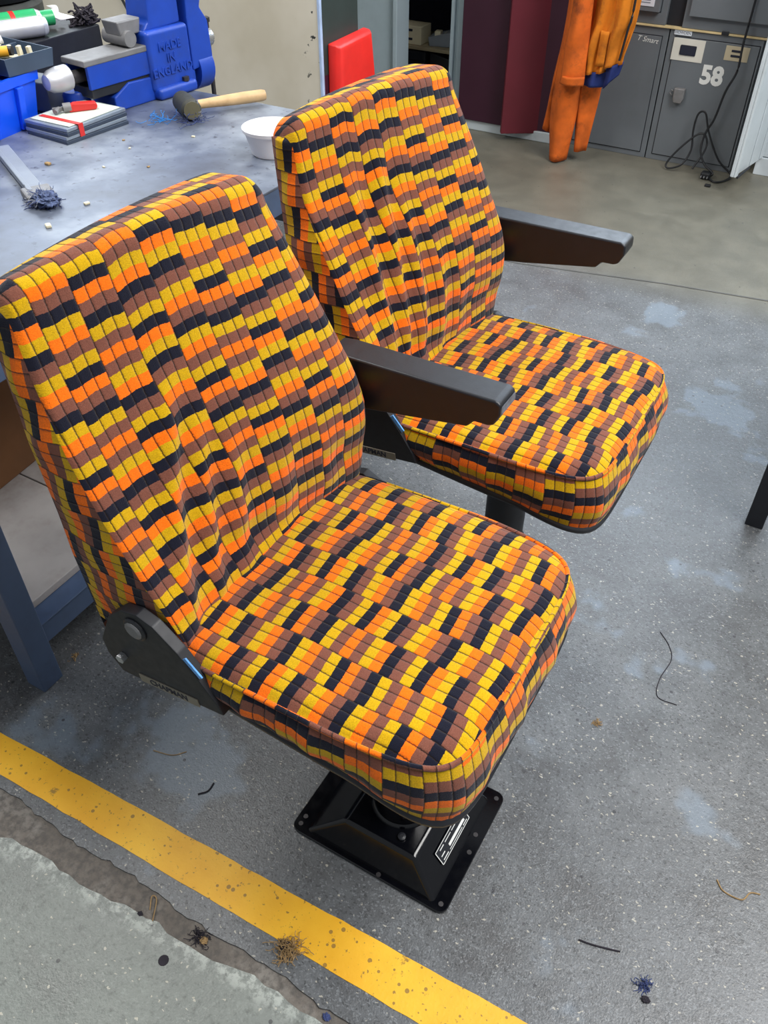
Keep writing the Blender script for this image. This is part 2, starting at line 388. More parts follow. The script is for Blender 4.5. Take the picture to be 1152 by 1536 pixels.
# back wall: maroon part, doorway, pale panels
struct(MB().box(-6, -2.745, 4.86, 4.98, 0, 2.8).box(-2.745, -2.29, 4.86, 4.98, 2.1, 2.8).build('wall_back', DOORGREY), 'pale blue-grey back wall around the storeroom opening')
f = MB()
for (a, b, c) in ((-2.387, -2.365, .03), (-2.365, -2.335, .012), (-2.335, -2.29, .045)): f.box(a, b, 4.86 - c, 4.98, 0, 2.1, .004)
struct(f.build('trim_5', DOORGREY), 'moulded pale door frame')
struct(MB().box(-2.765, -2.737, 4.83, 4.98, 0, 2.1, .004).build('trim_6', DOORGREY), 'pale door frame post')
struct(MB().box(-2.29, -1.2, 5.42, 5.5, 0, 2.8).box(-1.2, 4, 5.42, 5.5, 0, 2.8).build('wall_right', WALL), 'cream wall behind the lockers')
struct(MB().box(-2.29, -1.62, 4.80, 4.90, 0, 2.8).build('wall_middle', DOORGREY), 'pale wall behind the maroon doors')
struct(MB().box(-2.28, -2.0, 4.762, 4.80, .055, 2.0, .004).build('door_1', MAROON_D), 'dark maroon door leaf')
M = Matrix.Translation((-1.957, 4.672, 0)) @ Matrix.Rotation(atan2(.132, .203), 4, 'Z')
struct(MB().box(0, .30, 0, .035, .04, 2.0, .004, M=M).build('door_2', MAROON), 'maroon door leaf standing ajar')
struct(MB().box(-2.0, -1.62, 4.785, 4.80, .055, 2.0, .003).build('door_4', MAROON_D), 'dark maroon panel behind the hanging workwear')
struct(MB().box(-2.29, -1.62, 4.775, 4.802, 0, .055, .004).build('baseboard_back', WHITE), 'white skirting under the maroon doors')
# storeroom behind the opening
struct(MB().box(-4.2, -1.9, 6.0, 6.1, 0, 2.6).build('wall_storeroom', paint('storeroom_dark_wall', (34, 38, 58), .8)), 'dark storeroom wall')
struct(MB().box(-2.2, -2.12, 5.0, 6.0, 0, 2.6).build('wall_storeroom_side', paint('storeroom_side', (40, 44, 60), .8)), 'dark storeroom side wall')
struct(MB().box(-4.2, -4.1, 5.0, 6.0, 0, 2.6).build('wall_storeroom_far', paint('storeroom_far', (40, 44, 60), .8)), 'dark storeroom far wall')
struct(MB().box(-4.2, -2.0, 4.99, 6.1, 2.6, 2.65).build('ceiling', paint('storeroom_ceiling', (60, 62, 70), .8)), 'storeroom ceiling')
sr = thing('shelf_unit', (-2.82, 5.45, 0), 0, 'timber-edged storage shelves inside the dark storeroom', 'shelf')
for z in (.03, .275, .62): MB().box(-.5, .32, -.2, .2, z - .02, z, .002).build('shelf_board', SHELFWOOD, sr)
for x in (-.5, .30): MB().box(x, x + .03, .17, .2, 0, 1.5, .002).build('upright', BLUEST, sr)
MB().box(.245, .275, -.23, -.2, 0, 1.5, .002).build('upright', BLUEST, sr)
b = thing('drawer_box', (-2.93, 5.34, .276), 0, 'grey small-parts drawer box on the storeroom shelf', 'box')
MB().box(-.12, .12, -.07, .07, 0, .105, .004).build('body', CREAM, b)
for z in (.025, .075): MB().box(-.05, .06, -.073, -.069, z, z + .013, .001).build('label_slot', INKD, b)
b = thing('parts_bin', (-2.70, 5.36, .276), .2, 'open pale parts bin with a raised lid on the storeroom shelf', 'bin')
MB().poly([(-.07, 0), (.06, 0), (.09, .09), (-.08, .05)], -.06, .06, .003).build('body', MIDGREY, b)
MB().box(-.04, .0, -.05, 0, .045, .085, .003).box(.02, .05, -.04, .02, .05, .075, .003).build('contents', CREAM, b)
b = thing('drawer_cabinet', (-2.90, 5.38, .031), 0, 'black drawer cabinet under the storeroom shelf', 'cabinet')
MB().box(-.16, .13, -.12, .12, 0, .215, .003).build('body', BLACKST, b)
for i in range(4): MB().box(-.15, .12, -.126, -.12, .012 + i * .05, .055 + i * .05, .002).build('drawer', BLACKPL, b)
b = thing('crate', (-2.655, 5.38, .031), .05, 'black plastic crate tilted on another in the storeroom', 'crate')
MB().box(-.09, .09, -.08, .08, 0, .11, .005).box(-.1, .1, -.09, .09, .10, .112, .003).build('body', BLACKPL, b)
MB().poly([(-.10, .135), (.10, .115), (.10, .165), (-.10, .210)], -.085, .085, .004).build('tilted_bin', BLACKST, b)
for i in range(3):
    x = MB().box(-.10, .10, -.12, .12, 0, .012, .002).build('folder', [PALE, CREAM, MIDGREY][i])
    x.location = (-2.87 + .02 * i, 5.10, .0 + .013 * i); x.rotation_euler = (0, 0, .1 * i - .1)
    tag(x, ['pale folder at the bottom of the storeroom floor pile', 'cream folder in the middle of the storeroom floor pile', 'grey folder on top of the storeroom floor pile'][i], 'folder', 'folders on the storeroom floor')

# red moulded cover fixed to the wall end
rs = thing('moulded_cover', (-2.133, 3.30, .38), 0, 'red moulded plastic cover fixed to the green and maroon wall end', 'cover')
t = bmesh.new(); rings = []
for (x, i0, i1, dz) in ((0, 0, 0, 0), (.035, .004, .004, .004), (.05, .016, .016, .014), (.055, .040, .034, .03)):
    rings.append([t.verts.new(p) for p in ((x, -.118 + i0, dz), (x, .235 - i1, dz), (x, .175 - i1, .405 - dz), (x, -.108 + i0, .395 - dz))])
t.faces.new(rings[0][::-1]); t.faces.new(rings[-1])
for a, b in zip(rings, rings[1:]):
    for i in range(4): t.faces.new((a[i], a[(i + 1) % 4], b[(i + 1) % 4], b[i]))
mb = MB(); mb._add(t); o = mb.build('shell', RED, rs, True, 50)
md = o.modifiers.new('bev', 'BEVEL'); md.width = .006; md.segments = 3
MB().box(0, .006, -.125, .24, -.008, .0, .002).build('base_flange', RED, rs)

# ------------------------------------------------------------------ lockers
LY = 4.83
def locker(x0, x1, z0, z1, dx0, dx1, dz0, dz1, label, proud=.002):
    w = thing('locker', ((x0 + x1) / 2, LY, z0), 0, label, 'locker', 'grey steel lockers'); cx = (x0 + x1) / 2
    MB().box(x0 - cx, x1 - cx, .004, .50, 0, z1 - z0, .002).build('body', LOCKER, w)
    MB().box(dx0 - cx - .004, dx1 - cx + .004, .0025, .0055, dz0 - z0 - .004, dz1 - z0 + .004).build('door_gap', LOCKER_D, w)
    d = MB().box(dx0 - cx, dx1 - cx, -proud, .012, dz0 - z0, dz1 - z0, .0015).build('door', LOCKER, w)
    return w, d, cx
lk1, ld1, c1 = locker(-1.60, -1.162, 0, .632, -1.585, -1.192, .03, .592, 'grey lower locker with white chalk writing on its door')
lk2, ld2, c2 = locker(-1.156, -.70, 0, .632, -1.122, -.712, .032, .60, 'grey lower locker with large white number 58')
lk3, ld3, c3 = locker(-1.60, -1.19, .642, 1.3, -1.585, -1.225, .70, 1.26, 'grey upper locker with a white notice, behind the orange jacket', .022)
lk4, ld4, c4 = locker(-1.105, -.64, .642, 1.3, -1.075, -.66, .70, 1.26, 'grey upper locker above number 58 with a blank door', .022)
XF = lambda x, z, y=-.003: frame((x, y, z), (1, 0, 0), (0, 0, 1))
text_mesh('number', '58', .118, INKW, ld2, XF(-.905 - c2, .445), .0008, bold=.005, xs=.95)
MB().box(-1.128 - c2, -.97 - c2, -.0045, -.002, .498, .598, .0006).build('notice', paint('cream_sticker', (216, 214, 204), .6, .03), ld2)
MB().box(-1.088 - c2, -1.008 - c2, -.006, -.004, .525, .57, .004).build('notice_emblem', INKD, ld2)
MB().box(-.868 - c2, -.754 - c2, -.0045, -.002, .527, .592, .0006).build('tag_sticker', paint('tan_sticker', (196, 184, 156), .6, .03), ld2)
for z in (.571, .549): MB().box(-.838 - c2, -.792 - c2, -.006, -.004, z - .005, z + .005, .002).build('tag_bar', INKD, ld2)
MB().box(-1.134 - c2, -1.048 - c2, -.0015, .004, .610, .632, .0007).build('badge', paint('white_badge', (220, 228, 238), .4, .02), lk2)
text_mesh('badge_text', 'HOWDEN', .017, INKD, lk2, XF(-1.091 - c2, .621, -.0018), .0003)
hs = MB().poly([(-1.070 - c2, .375), (-1.015 - c2, .375), (-1.015 - c2, .325), (-1.024 - c2, .305), (-1.062 - c2, .305), (-1.07 - c2, .325)], -.030, -.002, .004).build('hasp_lock', STEELWORN, ld2)
MB().tube([(-1.07 - c2, -.012, .35), (-1.085 - c2, -.014, .362), (-1.092 - c2, -.014, .348), (-1.08 - c2, -.012, .335)], .003, 6).build('hasp_ring', STEELWORN, hs)
text_mesh('chalk_writing', 'T Smart', .034, INKW, ld1, XF(-1.262 - c1, .572) @ Matrix.Rotation(-.06, 4, 'Z'), .0003, font_shear=.3)
MB().box(-1.36 - c3, -1.255 - c3, -.0245, -.0215, .08, .20, .0006).build('notice', paint('white_notice', (222, 226, 236), .6, .03), ld3)
MB().lathe([(.035, 0), (.035, .002)], 20, frame((-1.325 - c3, -.0245, .165), (1, 0, 0), (0, 0, 1))).build('notice_disc', INKD, ld3)
for z in (.105, .094): MB().box(-1.335 - c3, -1.275 - c3, -.0252, -.0243, z, z + .004).build('notice_line', MIDGREY, ld3)
tag(MB().box(-1.60, -.66, LY - .006, LY + .03, .633, .641, .001).build('timber_strip', paint('pale_timber', (206, 186, 140), .6)), 'thin pale timber strip between the two rows of lockers', 'strip')
MB().box(-1.19 - c4, -1.105 - c4, .03, .05, 0, .65).build('gap_shade_panel', LOCKER_D, lk4)  # dark panel standing in for the shade between the upper lockers
tag(MB().box(-.905, -.87, LY - .012, LY - .0065, .634, .652, .002).build('catch_clip', BLACKST), 'small black clip on the timber strip', 'clip')

# white cabinet with its door swung open
wc = thing('white_cabinet', (-.59, 4.89, 0), 0, 'white enamelled cabinet with its tall door swung open beside the lockers', 'cabinet')
MB().box(0, .6, 0, .5, .092, 1.9, .003).build('body', WHITE, wc)
MB().box(0, .6, -.006, .45, 0, .088, .003).build('plinth', WHITE, wc)
MB().box(.05, .6, -.005, .002, .11, .5, .003).build('drawer_front', DOORGREY, wc)
hx, hy = .015, -.01; tx, ty = -.052, -.375
ang = atan2(ty - hy, tx - hx); L = math.hypot(tx - hx, ty - hy)
M = Matrix.Translation((hx, hy, 0)) @ Matrix.Rotation(ang, 4, 'Z')
dr = MB().box(0, L, -.004, .014, .092, 1.85, .003, M=M).build('door', WHITE, wc)
MB().box(L - .03, L, .014, .026, .092, 1.85, .004, M=M).box(L * .45, L * .5, .014, .02, .1, 1.85, .003, M=M).box(L * .12, L * .16, .014, .02, .1, 1.85, .003, M=M).build('door_ridge', WHITE, dr)
MB().tube([M @ Vector((L * .55, .025, .10)), M @ Vector((L * .8, .03, .098)), M @ Vector((L * .97, .03, .092))], .006, 6).build('bottom_seal', BLACKST, dr)

# black power cord hanging over the lockers, plug on the floor
pc = thing('power_cord', (-.78, 4.72, 0), 0, 'black power cord hanging down the lockers and looped to a plug on the floor', 'cord')
cp = [(.0, .070, 1.3), (-.002, .068, .80), (-.005, .06, .62), (.0, .055, .50), (-.03, .05, .40), (-.05, .05, .27), (-.075, .045, .20), (-.075, .02, .12), (-.035, .0, .06), (.02, -.02, .03), (.0, -.03, .008)]
cp2 = [(-.0, -.03, .008), (.05, -.07, .006), (.09, -.02, .006), (.10, .04, .02), (.02, .045, .08), (-.06, .05, .20), (-.10, .05, .29), (-.135, .05, .28), (-.14, .045, .20), (-.125, .03, .11), (-.15, .0, .04), (-.21, -.01, .012), (-.23, .0, .03), (-.19, .02, .10), (-.12, .04, .18), (-.08, .045, .19), (-.055, .04, .15), (-.06, .02, .10), (-.09, -.01, .03)]
MB().tube(catmull(cp, 60), .0055, 7).tube(catmull(cp2, 110), .005, 7).build('cable', CORD, pc, True)
MB().box(-.035, .015, -.05, -.005, 0, .035, .008).build('plug', CORD, pc)
for i in range(3): MB().box(-.03 + .016 * i, -.024 + .016 * i, -.066, -.05, .012, .02, .001).build('plug_pin', STEEL, pc)
tag(MB().box(-.765, -.735, 4.575, 4.595, 0, .012, .003).build('rubber_offcut', CORD), 'small black rubber offcut on the floor near the plug', 'scrap')

# ------------------------------------------------------------------ hanging orange workwear
def cloth(name, left, right, y, mat, parent, folds=3, amp=.012, n=26, m=18, depth=.0, seed=0, thick=.006):
    """left/right: outlines [(x,z)...] from top to bottom; soft vertical folds in y"""
    Lp = catmull([(a, b, 0) for a, b in left], n); Rp = catmull([(a, b, 0) for a, b in right], n)
    V = []; F = []
    for j in range(n + 1):
        for i in range(m + 1):
            s = i / m; p = Lp[j].lerp(Rp[j], s)
            yy = y + 1.5 * amp * sin(s * folds * pi * 2 + seed + j * .09) + .35 * amp * sin(s * folds * 15 + j * .35 + seed) * (.4 + .6 * j / n) + amp * .5 * sin(j * .55 + s * 4 + seed) - depth * sin(pi * s)
            V.append((p.x, yy, p.y))
    for j in range(n):
        for i in range(m):
            a = j * (m + 1) + i; F.append((a, a + m + 1, a + m + 2, a + 1))
    o = mesh(name, V, F, mat, parent, True)
    md = o.modifiers.new('sol', 'SOLIDIFY'); md.thickness = thick
    return o
cv = thing('coverall', (-1.56, 4.55, 0), 0, 'dirty orange coverall hanging with its leg ends brushing the floor', 'coverall')
cloth('back_drape', [(-.06, 1.45), (-.07, .75), (-.10, .40), (-.125, .14)], [(.02, 1.45), (.0, .75), (.0, .40), (-.02, .09)], .05, ORANGE, cv, 1.5, .012, seed=1)
cloth('leg', [(-.04, 1.40), (-.04, .75), (-.075, .40), (-.075, .2), (-.052, .008)], [(.06, 1.40), (.07, .75), (.075, .42), (.07, .2), (.048, .008)], -.0, ORANGE, cv, .7, .012, depth=.035, seed=.5)
cloth('leg', [(.02, 1.3), (.03, .6), (.05, .3), (.078, .055)], [(.14, 1.3), (.155, .6), (.165, .35), (.138, .06)], .045, ORANGE, cv, .8, .01, depth=.03, seed=2)
cloth('sleeve', [(.0, 1.45), (.0, .75), (-.01, .55), (-.012, .415)], [(.09, 1.45), (.10, .75), (.105, .55), (.108, .415)], -.07, ORANGE, cv, .5, .006, depth=.03, seed=3, thick=.008)
cloth('cuff', [(-.016, .445), (-.016, .405)], [(.112, .45), (.112, .408)], -.074, ORANGE, cv, .5, .003, n=4, depth=.033, seed=3, thick=.009)
jk = thing('jacket', (-1.36, 4.50, 0), 0, 'amber orange work jacket with navy hem and black zip hanging on the lockers', 'jacket')
cloth('front_panel', [(-.10, 1.45), (-.10, .8), (-.115, .6), (-.11, .45)], [(.04, 1.45), (.03, .8), (.0, .6), (-.0, .475)], .02, ORANGE2, jk, 1.6, .012, depth=.02, seed=.3)
cloth('side_panel', [(.0, 1.45), (.0, .8), (-.005, .6), (-.0, .50)], [(.12, 1.45), (.12, .8), (.10, .65), (.085, .525)], .0, ORANGE2, jk, 1.0, .01, depth=.02, seed=1.6)
cloth('hem', [(-.12, .46), (-.118, .40)], [(.0, .48), (.0, .40)], .03, NAVY, jk, 1.2, .006, n=6, depth=.02, seed=.3)
cloth('hem', [(.0, .505), (.0, .40)], [(.085, .53), (.07, .47)], .012, NAVY, jk, 1.0, .006, n=6, depth=.02, seed=1.6)
cloth('pocket', [(-.045, .66), (-.05, .5)], [(.0, .66), (-.005, .51)], -.012, ORANGE2, jk, .5, .004, n=8, depth=.01, seed=.3)
MB().tube(catmull([(.10, -.022, 1.4), (.10, -.022, .8), (.088, -.022, .68), (.072, -.022, .545)], 24), .006, 6).build('zip', CORD, jk)
hk = thing('coat_hook', (-1.47, 4.62, 1.44), 0, 'steel coat hook holding the orange workwear above the lockers', 'hook')
MB().box(-.2, .2, .19, .205, -.02, .02, .003).tube([(-.08, .19, 0), (-.08, -.10, -.01), (-.08, -.14, .03)], .007, 8).tube([(.1, .19, 0), (.1, -.10, -.01), (.1, -.14, .03)], .007, 8).build('hook_rail', STEELWORN, hk)

# ------------------------------------------------------------------ steel table at the right edge
wt = thing('steel_table', (0, 2.062, 0), 0, 'dark steel table leg at the right edge of the photo', 'table')
for (x, y) in ((0, 0), (1.15, 0), (0, .65), (1.15, .65)): MB().box(x, x + .05, y, y + .05, 0, .80, .003).build('leg', BLACKST, wt)
MB().box(-.02, 1.22, -.02, .72, .80, .84, .003).build('top', STEELWORN, wt)

# ------------------------------------------------------------------ work bench
BX, BY0, BY1, BZ = -1.292, .60, 2.21, .85
wb = thing('work_bench', (-2.1, 1.4, 0), 0, 'blue-grey steel workbench with a low plank shelf, left of the seats', 'workbench')
def W(mb_args, name, mat, bev=.003):
    x0, x1, y0, y1, z0, z1 = mb_args
    return MB().box(x0 + 2.1, x1 + 2.1, y0 - 1.4, y1 - 1.4, z0, z1, bev).build(name, mat, wb)
W((-2.95, BX, BY0, BY1, BZ - .006, BZ), 'bench_top', BENCHTOP, .0015)
W((-2.95, BX - .002, BY0 + .002, BY1 - .002, BZ - .075, BZ - .006), 'apron', GREYBLUE, .002)
for (x, y) in ((BX - .06, .624), (-2.9, .624), (-2.9, 2.1), (BX - .06, 2.1)): W((x, x + .058, y, y + .058, 0, BZ - .075), 'leg', GREYBLUE, .003)
W((BX - .012, BX - .006, .66, 2.12, .125, .182), 'rail', GREYBLUE, .002)
W((BX - .075, BX - .006, .66, 2.12, .178, .184), 'rail_flange', GREYBLUE, .001)
W((-2.88, -2.82, .66, 2.12, .125, .182), 'rail', GREYBLUE, .002)
for i in range(4):
    y0 = .672 + i * .352
    W((-2.86, BX - .058 + (.012 if i % 2 else 0), y0, y0 + .348, .185, .206), 'shelf_plank', BOARD, .002)
W((-2.93, -2.9, .66, 2.15, .2, .78), 'back_panel', BLACKST, .002)
cb = thing('cardboard_box', (-1.98, .95, .207), .1, 'brown cardboard box on the shelf under the workbench', 'box')
MB().box(-.25, .25, -.2, .25, 0, .34, .004).build('body', CARD, cb)
MB().box(-.25, .25, .02, .035, .338, .343).build('flap_seam', paint('box_tape', (150, 116, 76), .4), cb)

# --- vise
vz = thing('bench_vise', (-2.095, 1.984, BZ), -radians(6.6), 'large blue bench vise with raised lettering bolted to the workbench', 'vise')
MB().poly([(-.05, .076), (-.05, .15), (.05, .15), (.05, .076), (.038, .076), (.038, .138), (-.038, .138), (-.038, .076)], -.135, .12, .002, axis='y').build('slide', BLUEVISE, vz)
MB().box(-.052, .052, -.145, .12, .138, .155, .003).build('slide_top', STEELWORN, vz)
MB().box(-.045, .045, -.13, .1, .05, .080, .003).build('guide_shadow_block', BLACKST, vz)
MB().lathe([(.006, -.066), (.020, -.062), (.030, -.046), (.034, -.02), (.034, .01)], 24, frame((-.016, -.172, .108), (1, 0, 0), (0, 0, -1))).build('nose_cap', SILVER, vz, True)
MB().cyl((0, -.16, .108), (0, .1, .108), .018).build('screw', DARKSTEEL, vz, True)
MB().poly([(-.06, 0), (.27, 0), (.27, .06), (.0, .07), (-.06, .04)], -.06, .05, .004, axis='x').build('base_casting', BLUEVISE, vz)
MB().lathe([(.04, 0), (.04, .05), (.034, .06)], 28, Matrix.Translation((-.045, -.125, 0))).build('rear_foot', BLUEVISE, vz, True)
MB().box(-.07, .062, .085, .255, .02, .19, .014, 3).build('fixed_body', BLUEVISE, vz, True)
ft = MB().box(-.08, .08, .09, .25, 0, .034, .012, 3).build('foot', BLUEVISE, vz, True)
MB().lathe([(.012, 0), (.012, .012)], 6, Matrix.Translation((.066, .21, .034))).build('foot_bolt', DARKSTEEL, ft)
MB().poly([(.02, .185), (.09, .185), (.10, .225), (.01, .225)], -.04, .03, .004, axis='x').build('anvil_block', STEELWORN, vz)
MB().cyl((-.06, .04, .178), (.045, .04, .178), .022).build('anvil_roll', STEELWORN, vz, True)
MB().poly([(.09, .185), (.115, .21), (.125, .30), (.17, .34), (.24, .34), (.24, .19)], -.055, .045, .008, axis='x').build('rear_jaw', BLUEVISE, vz, True)
MB().poly([(.258, .05), (.258, .20), (.268, .33), (.33, .34), (.335, .27), (.318, .22), (.345, .18), (.35, .06)], -.065, .055, .007, axis='x').build('front_jaw', BLUEVISE, vz, True)
MB().lathe([(.068, 0), (.068, .06)], 28, frame((-.005, .345, .045), (1, 0, 0), (0, 0, 1))).build('front_lobe', BLUEVISE, vz, True)
MB().box(-.05, .04, .235, .25, .27, .345, .002).box(-.05, .04, .255, .268, .27, .345, .002).build('jaw_plates', DARKSTEEL, vz)
MB().lathe([(.024, 0), (.027, .012), (.027, .04), (.018, .05)], 20, frame((0, .35, .118), (1, 0, 0), (0, 0, -1)) @ Matrix.Rotation(0, 4, 'X')).build('screw_head', STEEL, vz, True)
MB().cyl((.0, .388, .165), (.012, .372, -.075), .0075, n=10).lathe([(.004, -.006), (.012, -.004), (.012, .008), (.005, .012)], 12, Matrix.Translation((0, .388, .165))).build('handle_bar', DARKSTEEL, vz, True)
for i, (s, z) in enumerate((('MADE', .142), ('IN', .108), ('ENGLAND', .074))):
    text_mesh('lettering', s, .034, BLUEVISE, vz, frame((.0625, .168, z), (0, 1, 0), (0, 0, 1)), .003, bold=.0006)

# --- hammer
hm = thing('mallet', (-1.85, 2.0, BZ), atan2(.2, .13), 'grey-headed mallet with a pale wooden handle lying on the workbench', 'mallet')
MB().lathe([(.020, -.055), (.029, -.050), (.031, -.02), (.028, 0), (.031, .02), (.030, .045), (.024, .052)], 24, frame((.0, -.012, .031), (1, 0, 0), (0, 0, 1))).build('head', RUBBER, hm, True)
MB().lathe([(.0245, .0), (.0245, .002)], 24, frame((.0, -.064, .031), (1, 0, 0), (0, 0, 1))).build('striking_face', paint('worn_face', (96, 92, 70), .6), hm)
hd = [(.012, .02), (.013, .06), (.0155, .12), (.017, .18), (.0165, .235), (.014, .245)]
MB().lathe(hd, 16, frame((.0, -.012, .030), (0, 1, 0), (0, 0, 1)) @ Matrix.Rotation(0, 4, 'Z')).build('handle', WOOD, hm, True)

# --- pin, lint
pin = thing('machine_screw', (-1.79, 1.985, BZ), 0, 'small upright machine screw with washers on the workbench', 'screw')
MB().lathe([(.003, 0), (.003, .055)], 8).build('shank', STEEL, pin)
MB().lathe([(.010, .012), (.010, .016)], 14).lathe([(.0085, .022), (.0085, .026)], 14).build('washer', STEELWORN, pin)
def lint(name, loc, r, n, mat, label, h=.4, seed=0, parent=None, fib=.0007):
    rnd = random.Random(seed); mb = MB()
    for k in range(n):
        p = Vector((rnd.gauss(0, r * .5), rnd.gauss(0, r * .5), abs(rnd.gauss(0, r * h * .5)) + fib)); pts = [p]
        d = Vector((rnd.gauss(0, 1), rnd.gauss(0, 1), rnd.gauss(0, .4))).normalized()
        for q in range(5):
            d = (d + Vector((rnd.gauss(0, .5), rnd.gauss(0, .5), rnd.gauss(0, .3)))).normalized()
            p = p + d * r * .22; p.z = max(fib, p.z); pts.append(p)
        mb.tube(pts, fib, 4)
    o = mb.build(name, mat, parent); o.location = loc
    if parent is None: tag(o, label, 'lint'); o['kind'] = 'stuff'
    return o
from mathutils import noise as mnoise
def clump(name, loc, r, mat, label, squash=.5, seed=0, parent=None):
    t = bmesh.new(); bmesh.ops.create_icosphere(t, subdivisions=4, radius=1)
    for v in t.verts:
        d = v.co.normalized(); k = 1 + .45 * mnoise.noise(d * 2.2 + Vector((seed, 0, 0))) + .28 * mnoise.noise(d * 6 + Vector((0, seed, 0))) + .16 * mnoise.noise(d * 15)
        v.co = Vector((d.x * k * r, d.y * k * r * .8, max(-r * squash * .9, d.z * k * r * squash) + r * squash * .9))
    mb = MB(); mb._add(t); o = mb.build(name, mat, parent); o.location = loc
    if parent is None: tag(o, label, 'lint'); o['kind'] = 'stuff'
    return o
lint('lint_wad', (-1.80, 1.965, BZ), .035, 60, LINT, 'dark blue lint wad beside the mallet head', .6, 1)
lint('lint_wisp', (-1.885, 1.915, BZ), .035, 26, paint('bright_blue_lint', (40, 130, 210), .9), 'bright blue lint wisp left of the mallet head', .3, 2)

# --- bowl
bw = MB().lathe([(.001, .004), (.046, .003), (.050, 0), (.054, .004), (.068, .055), (.073, .058), (.074, .066), (.071, .067), (.067, .060), (.050, .010), (.001, .008)], 40, cap=False).build('plastic_bowl', PLASTIC_W, None, True, 50)
bw.location = (-1.440, 1.872, BZ); bw.scale = (1.08, 1.08, 1.05); tag(bw, 'white plastic bowl on the workbench behind the rear seat', 'bowl')

# --- stack of steel plates, tool on top
prz = atan2(.258, .011) - pi / 2
for i in range(4):
    p = MB().box(-.17, .0, 0, .225, 0, .0092, .0012).build('steel_plate', [PLATEDK, PLATEMET, PLATEDK, PLATEMET][i])
    p.location = (-1.965 - .003 * (i % 2), 1.632 + .004 * i, BZ + .0097 * i); p.rotation_euler = (0, 0, prz + .02 * (i - 1.5))
    tag(p, ['bottom steel plate of the taped stack on the bench', 'second steel plate up in the taped stack', 'third steel plate up in the taped stack', 'topmost steel plate of the taped stack'][i], 'plate', 'stack of steel plates on the bench')
p = MB().box(-.155, -.005, .015, .215, 0, .002, .0005).build('card_sheet', PALE); p.location = (-1.97, 1.645, BZ + .0389); p.rotation_euler = (0, 0, prz + .05)
tag(p, 'pale green card sheet lying on the steel plates', 'sheet')
tp = MB().box(-.15, .003, .055, .07, .0, .0015).box(.0015, .0035, .055, .072, -.04, .0015).build('red_tape', REDH); tp.location = (-1.966, 1.628, BZ + .041); tp.rotation_euler = (0, 0, prz + .05)
tag(tp, 'strip of red tape folded over the stack of steel plates', 'tape')
pl = thing('hand_cutter', (-2.06, 1.765, BZ + .041), .95, 'small red-handled hand cutter resting on the steel plates', 'tool')
MB().poly([(-.015, .0), (.06, .0), (.066, .008), (.062, .02), (.0, .024), (-.02, .014)], -.011, .011, .004).build('handle', REDH, pl)
MB().cyl((-.03, 0, .012), (-.008, 0, .012), .013, n=14).box(-.06, -.03, -.004, .004, .004, .016, .002).cyl((-.055, -.018, .008), (-.04, .004, .010), .007, n=10).build('head', STEELWORN, pl, True)

# --- blue storage bin with tray and clutter
bb = thing('storage_bin', (-2.16, 1.745, BZ), radians(6), 'bright blue plastic storage bin at the left of the workbench', 'bin')
def taper_box(x0, x1, y0, y1, z0, z1, fl, wall):
    mb = MB(); o = []
    t = bmesh.new()
    def ring(d, z): return [t.verts.new(p) for p in ((x0 - d, y0 - d, z), (x1 + d, y0 - d, z), (x1 + d, y1 + d, z), (x0 - d, y1 + d, z))]
    r = [ring(0, z0), ring(fl, z1), ring(fl - wall, z1), ring(-wall, z0 + wall)]
    t.faces.new(r[0][::-1]); t.faces.new(r[3])
    for a, b in zip(r, r[1:]):
        for i in range(4): t.faces.new((a[i], a[(i + 1) % 4], b[(i + 1) % 4], b[i]))
    mb._add(t); return mb
taper_box(-.42, -.02, -.34, -.02, 0, .14, .018, .004).build('body', BLUEBIN, bb)
taper_box(-.442, .002, -.362, .002, .118, .142, .002, .012).build('rim', BLUEBIN, bb)
for y in (-.30, -.19, -.08): MB().poly([(-.018, .004), (-.006, .004), (.010, .116), (-.008, .116)], y - .012, y + .012, .003).build('rib', BLUEBIN, bb)
tr = thing('parts_tray', (-2.18, 1.69, BZ + .144), radians(-4), 'dark slate parts tray of bits resting on the blue bin', 'tray')
taper_box(-.25, .03, -.04, .11, 0, .045, .006, .004).build('tray_body', TRAY, tr)
MB().box(-.12, -.115, -.03, .11, .004, .04).build('divider', TRAY, tr)
tr2 = thing('parts_tray', (-2.21, 1.53, BZ + .144), radians(-3), 'second slate tray nearer the left picture edge on the blue bin', 'tray')
taper_box(-.25, .05, -.1, .09, 0, .045, .006, .004).build('tray_body', TRAY, tr2)
def small(name, mb, mat, loc, rot, label, cat, group=None):
    o = mb.build(name, mat, None, True); o.location = loc; o.rotation_euler = rot; return tag(o, label, cat, group)
small('screwdriver', MB().cyl((0, 0, .012), (.09, 0, .012), .012, .014, 12), YELLOWPL, (-2.24, 1.62, BZ + .185), (0, 0, .9), 'yellow tool handle lying in the slate tray', 'handle')
small('paint_scraper', MB().cyl((0, 0, .01), (.07, 0, .01), .010, .012, 12), PLASTIC_W, (-2.29, 1.68, BZ + .185), (0, -.2, 1.1), 'white tool handle sticking up from the slate tray', 'handle')
small('rubber_grip', MB().cyl((0, 0, .014), (.07, 0, .014), .014, .012, 12), CORD, (-2.25, 1.675, BZ + .18), (0, 0, .5), 'black rubber grip in the slate tray', 'grip')
cl = thing('cable_clip_strip', (-2.21, 1.735, BZ + .165), .35, 'cream strip of plastic clips in the slate tray', 'clips')
MB().box(-.07, .06, -.025, .01, 0, .010, .003).build('strip', CREAM, cl)
for i in range(4): MB().poly([(-.05 + i * .03, .01), (-.04 + i * .03, .01), (-.042 + i * .03, .035), (-.052 + i * .03, .035)], -.01, .006, .002).build('clip', CREAM, cl)
small('plastic_case', MB().box(-.07, .06, -.045, .045, 0, .085, .008), MIDGREY, (-2.27, 1.845, BZ), (0, 0, .1), 'grey plastic case standing behind the blue bin', 'case')
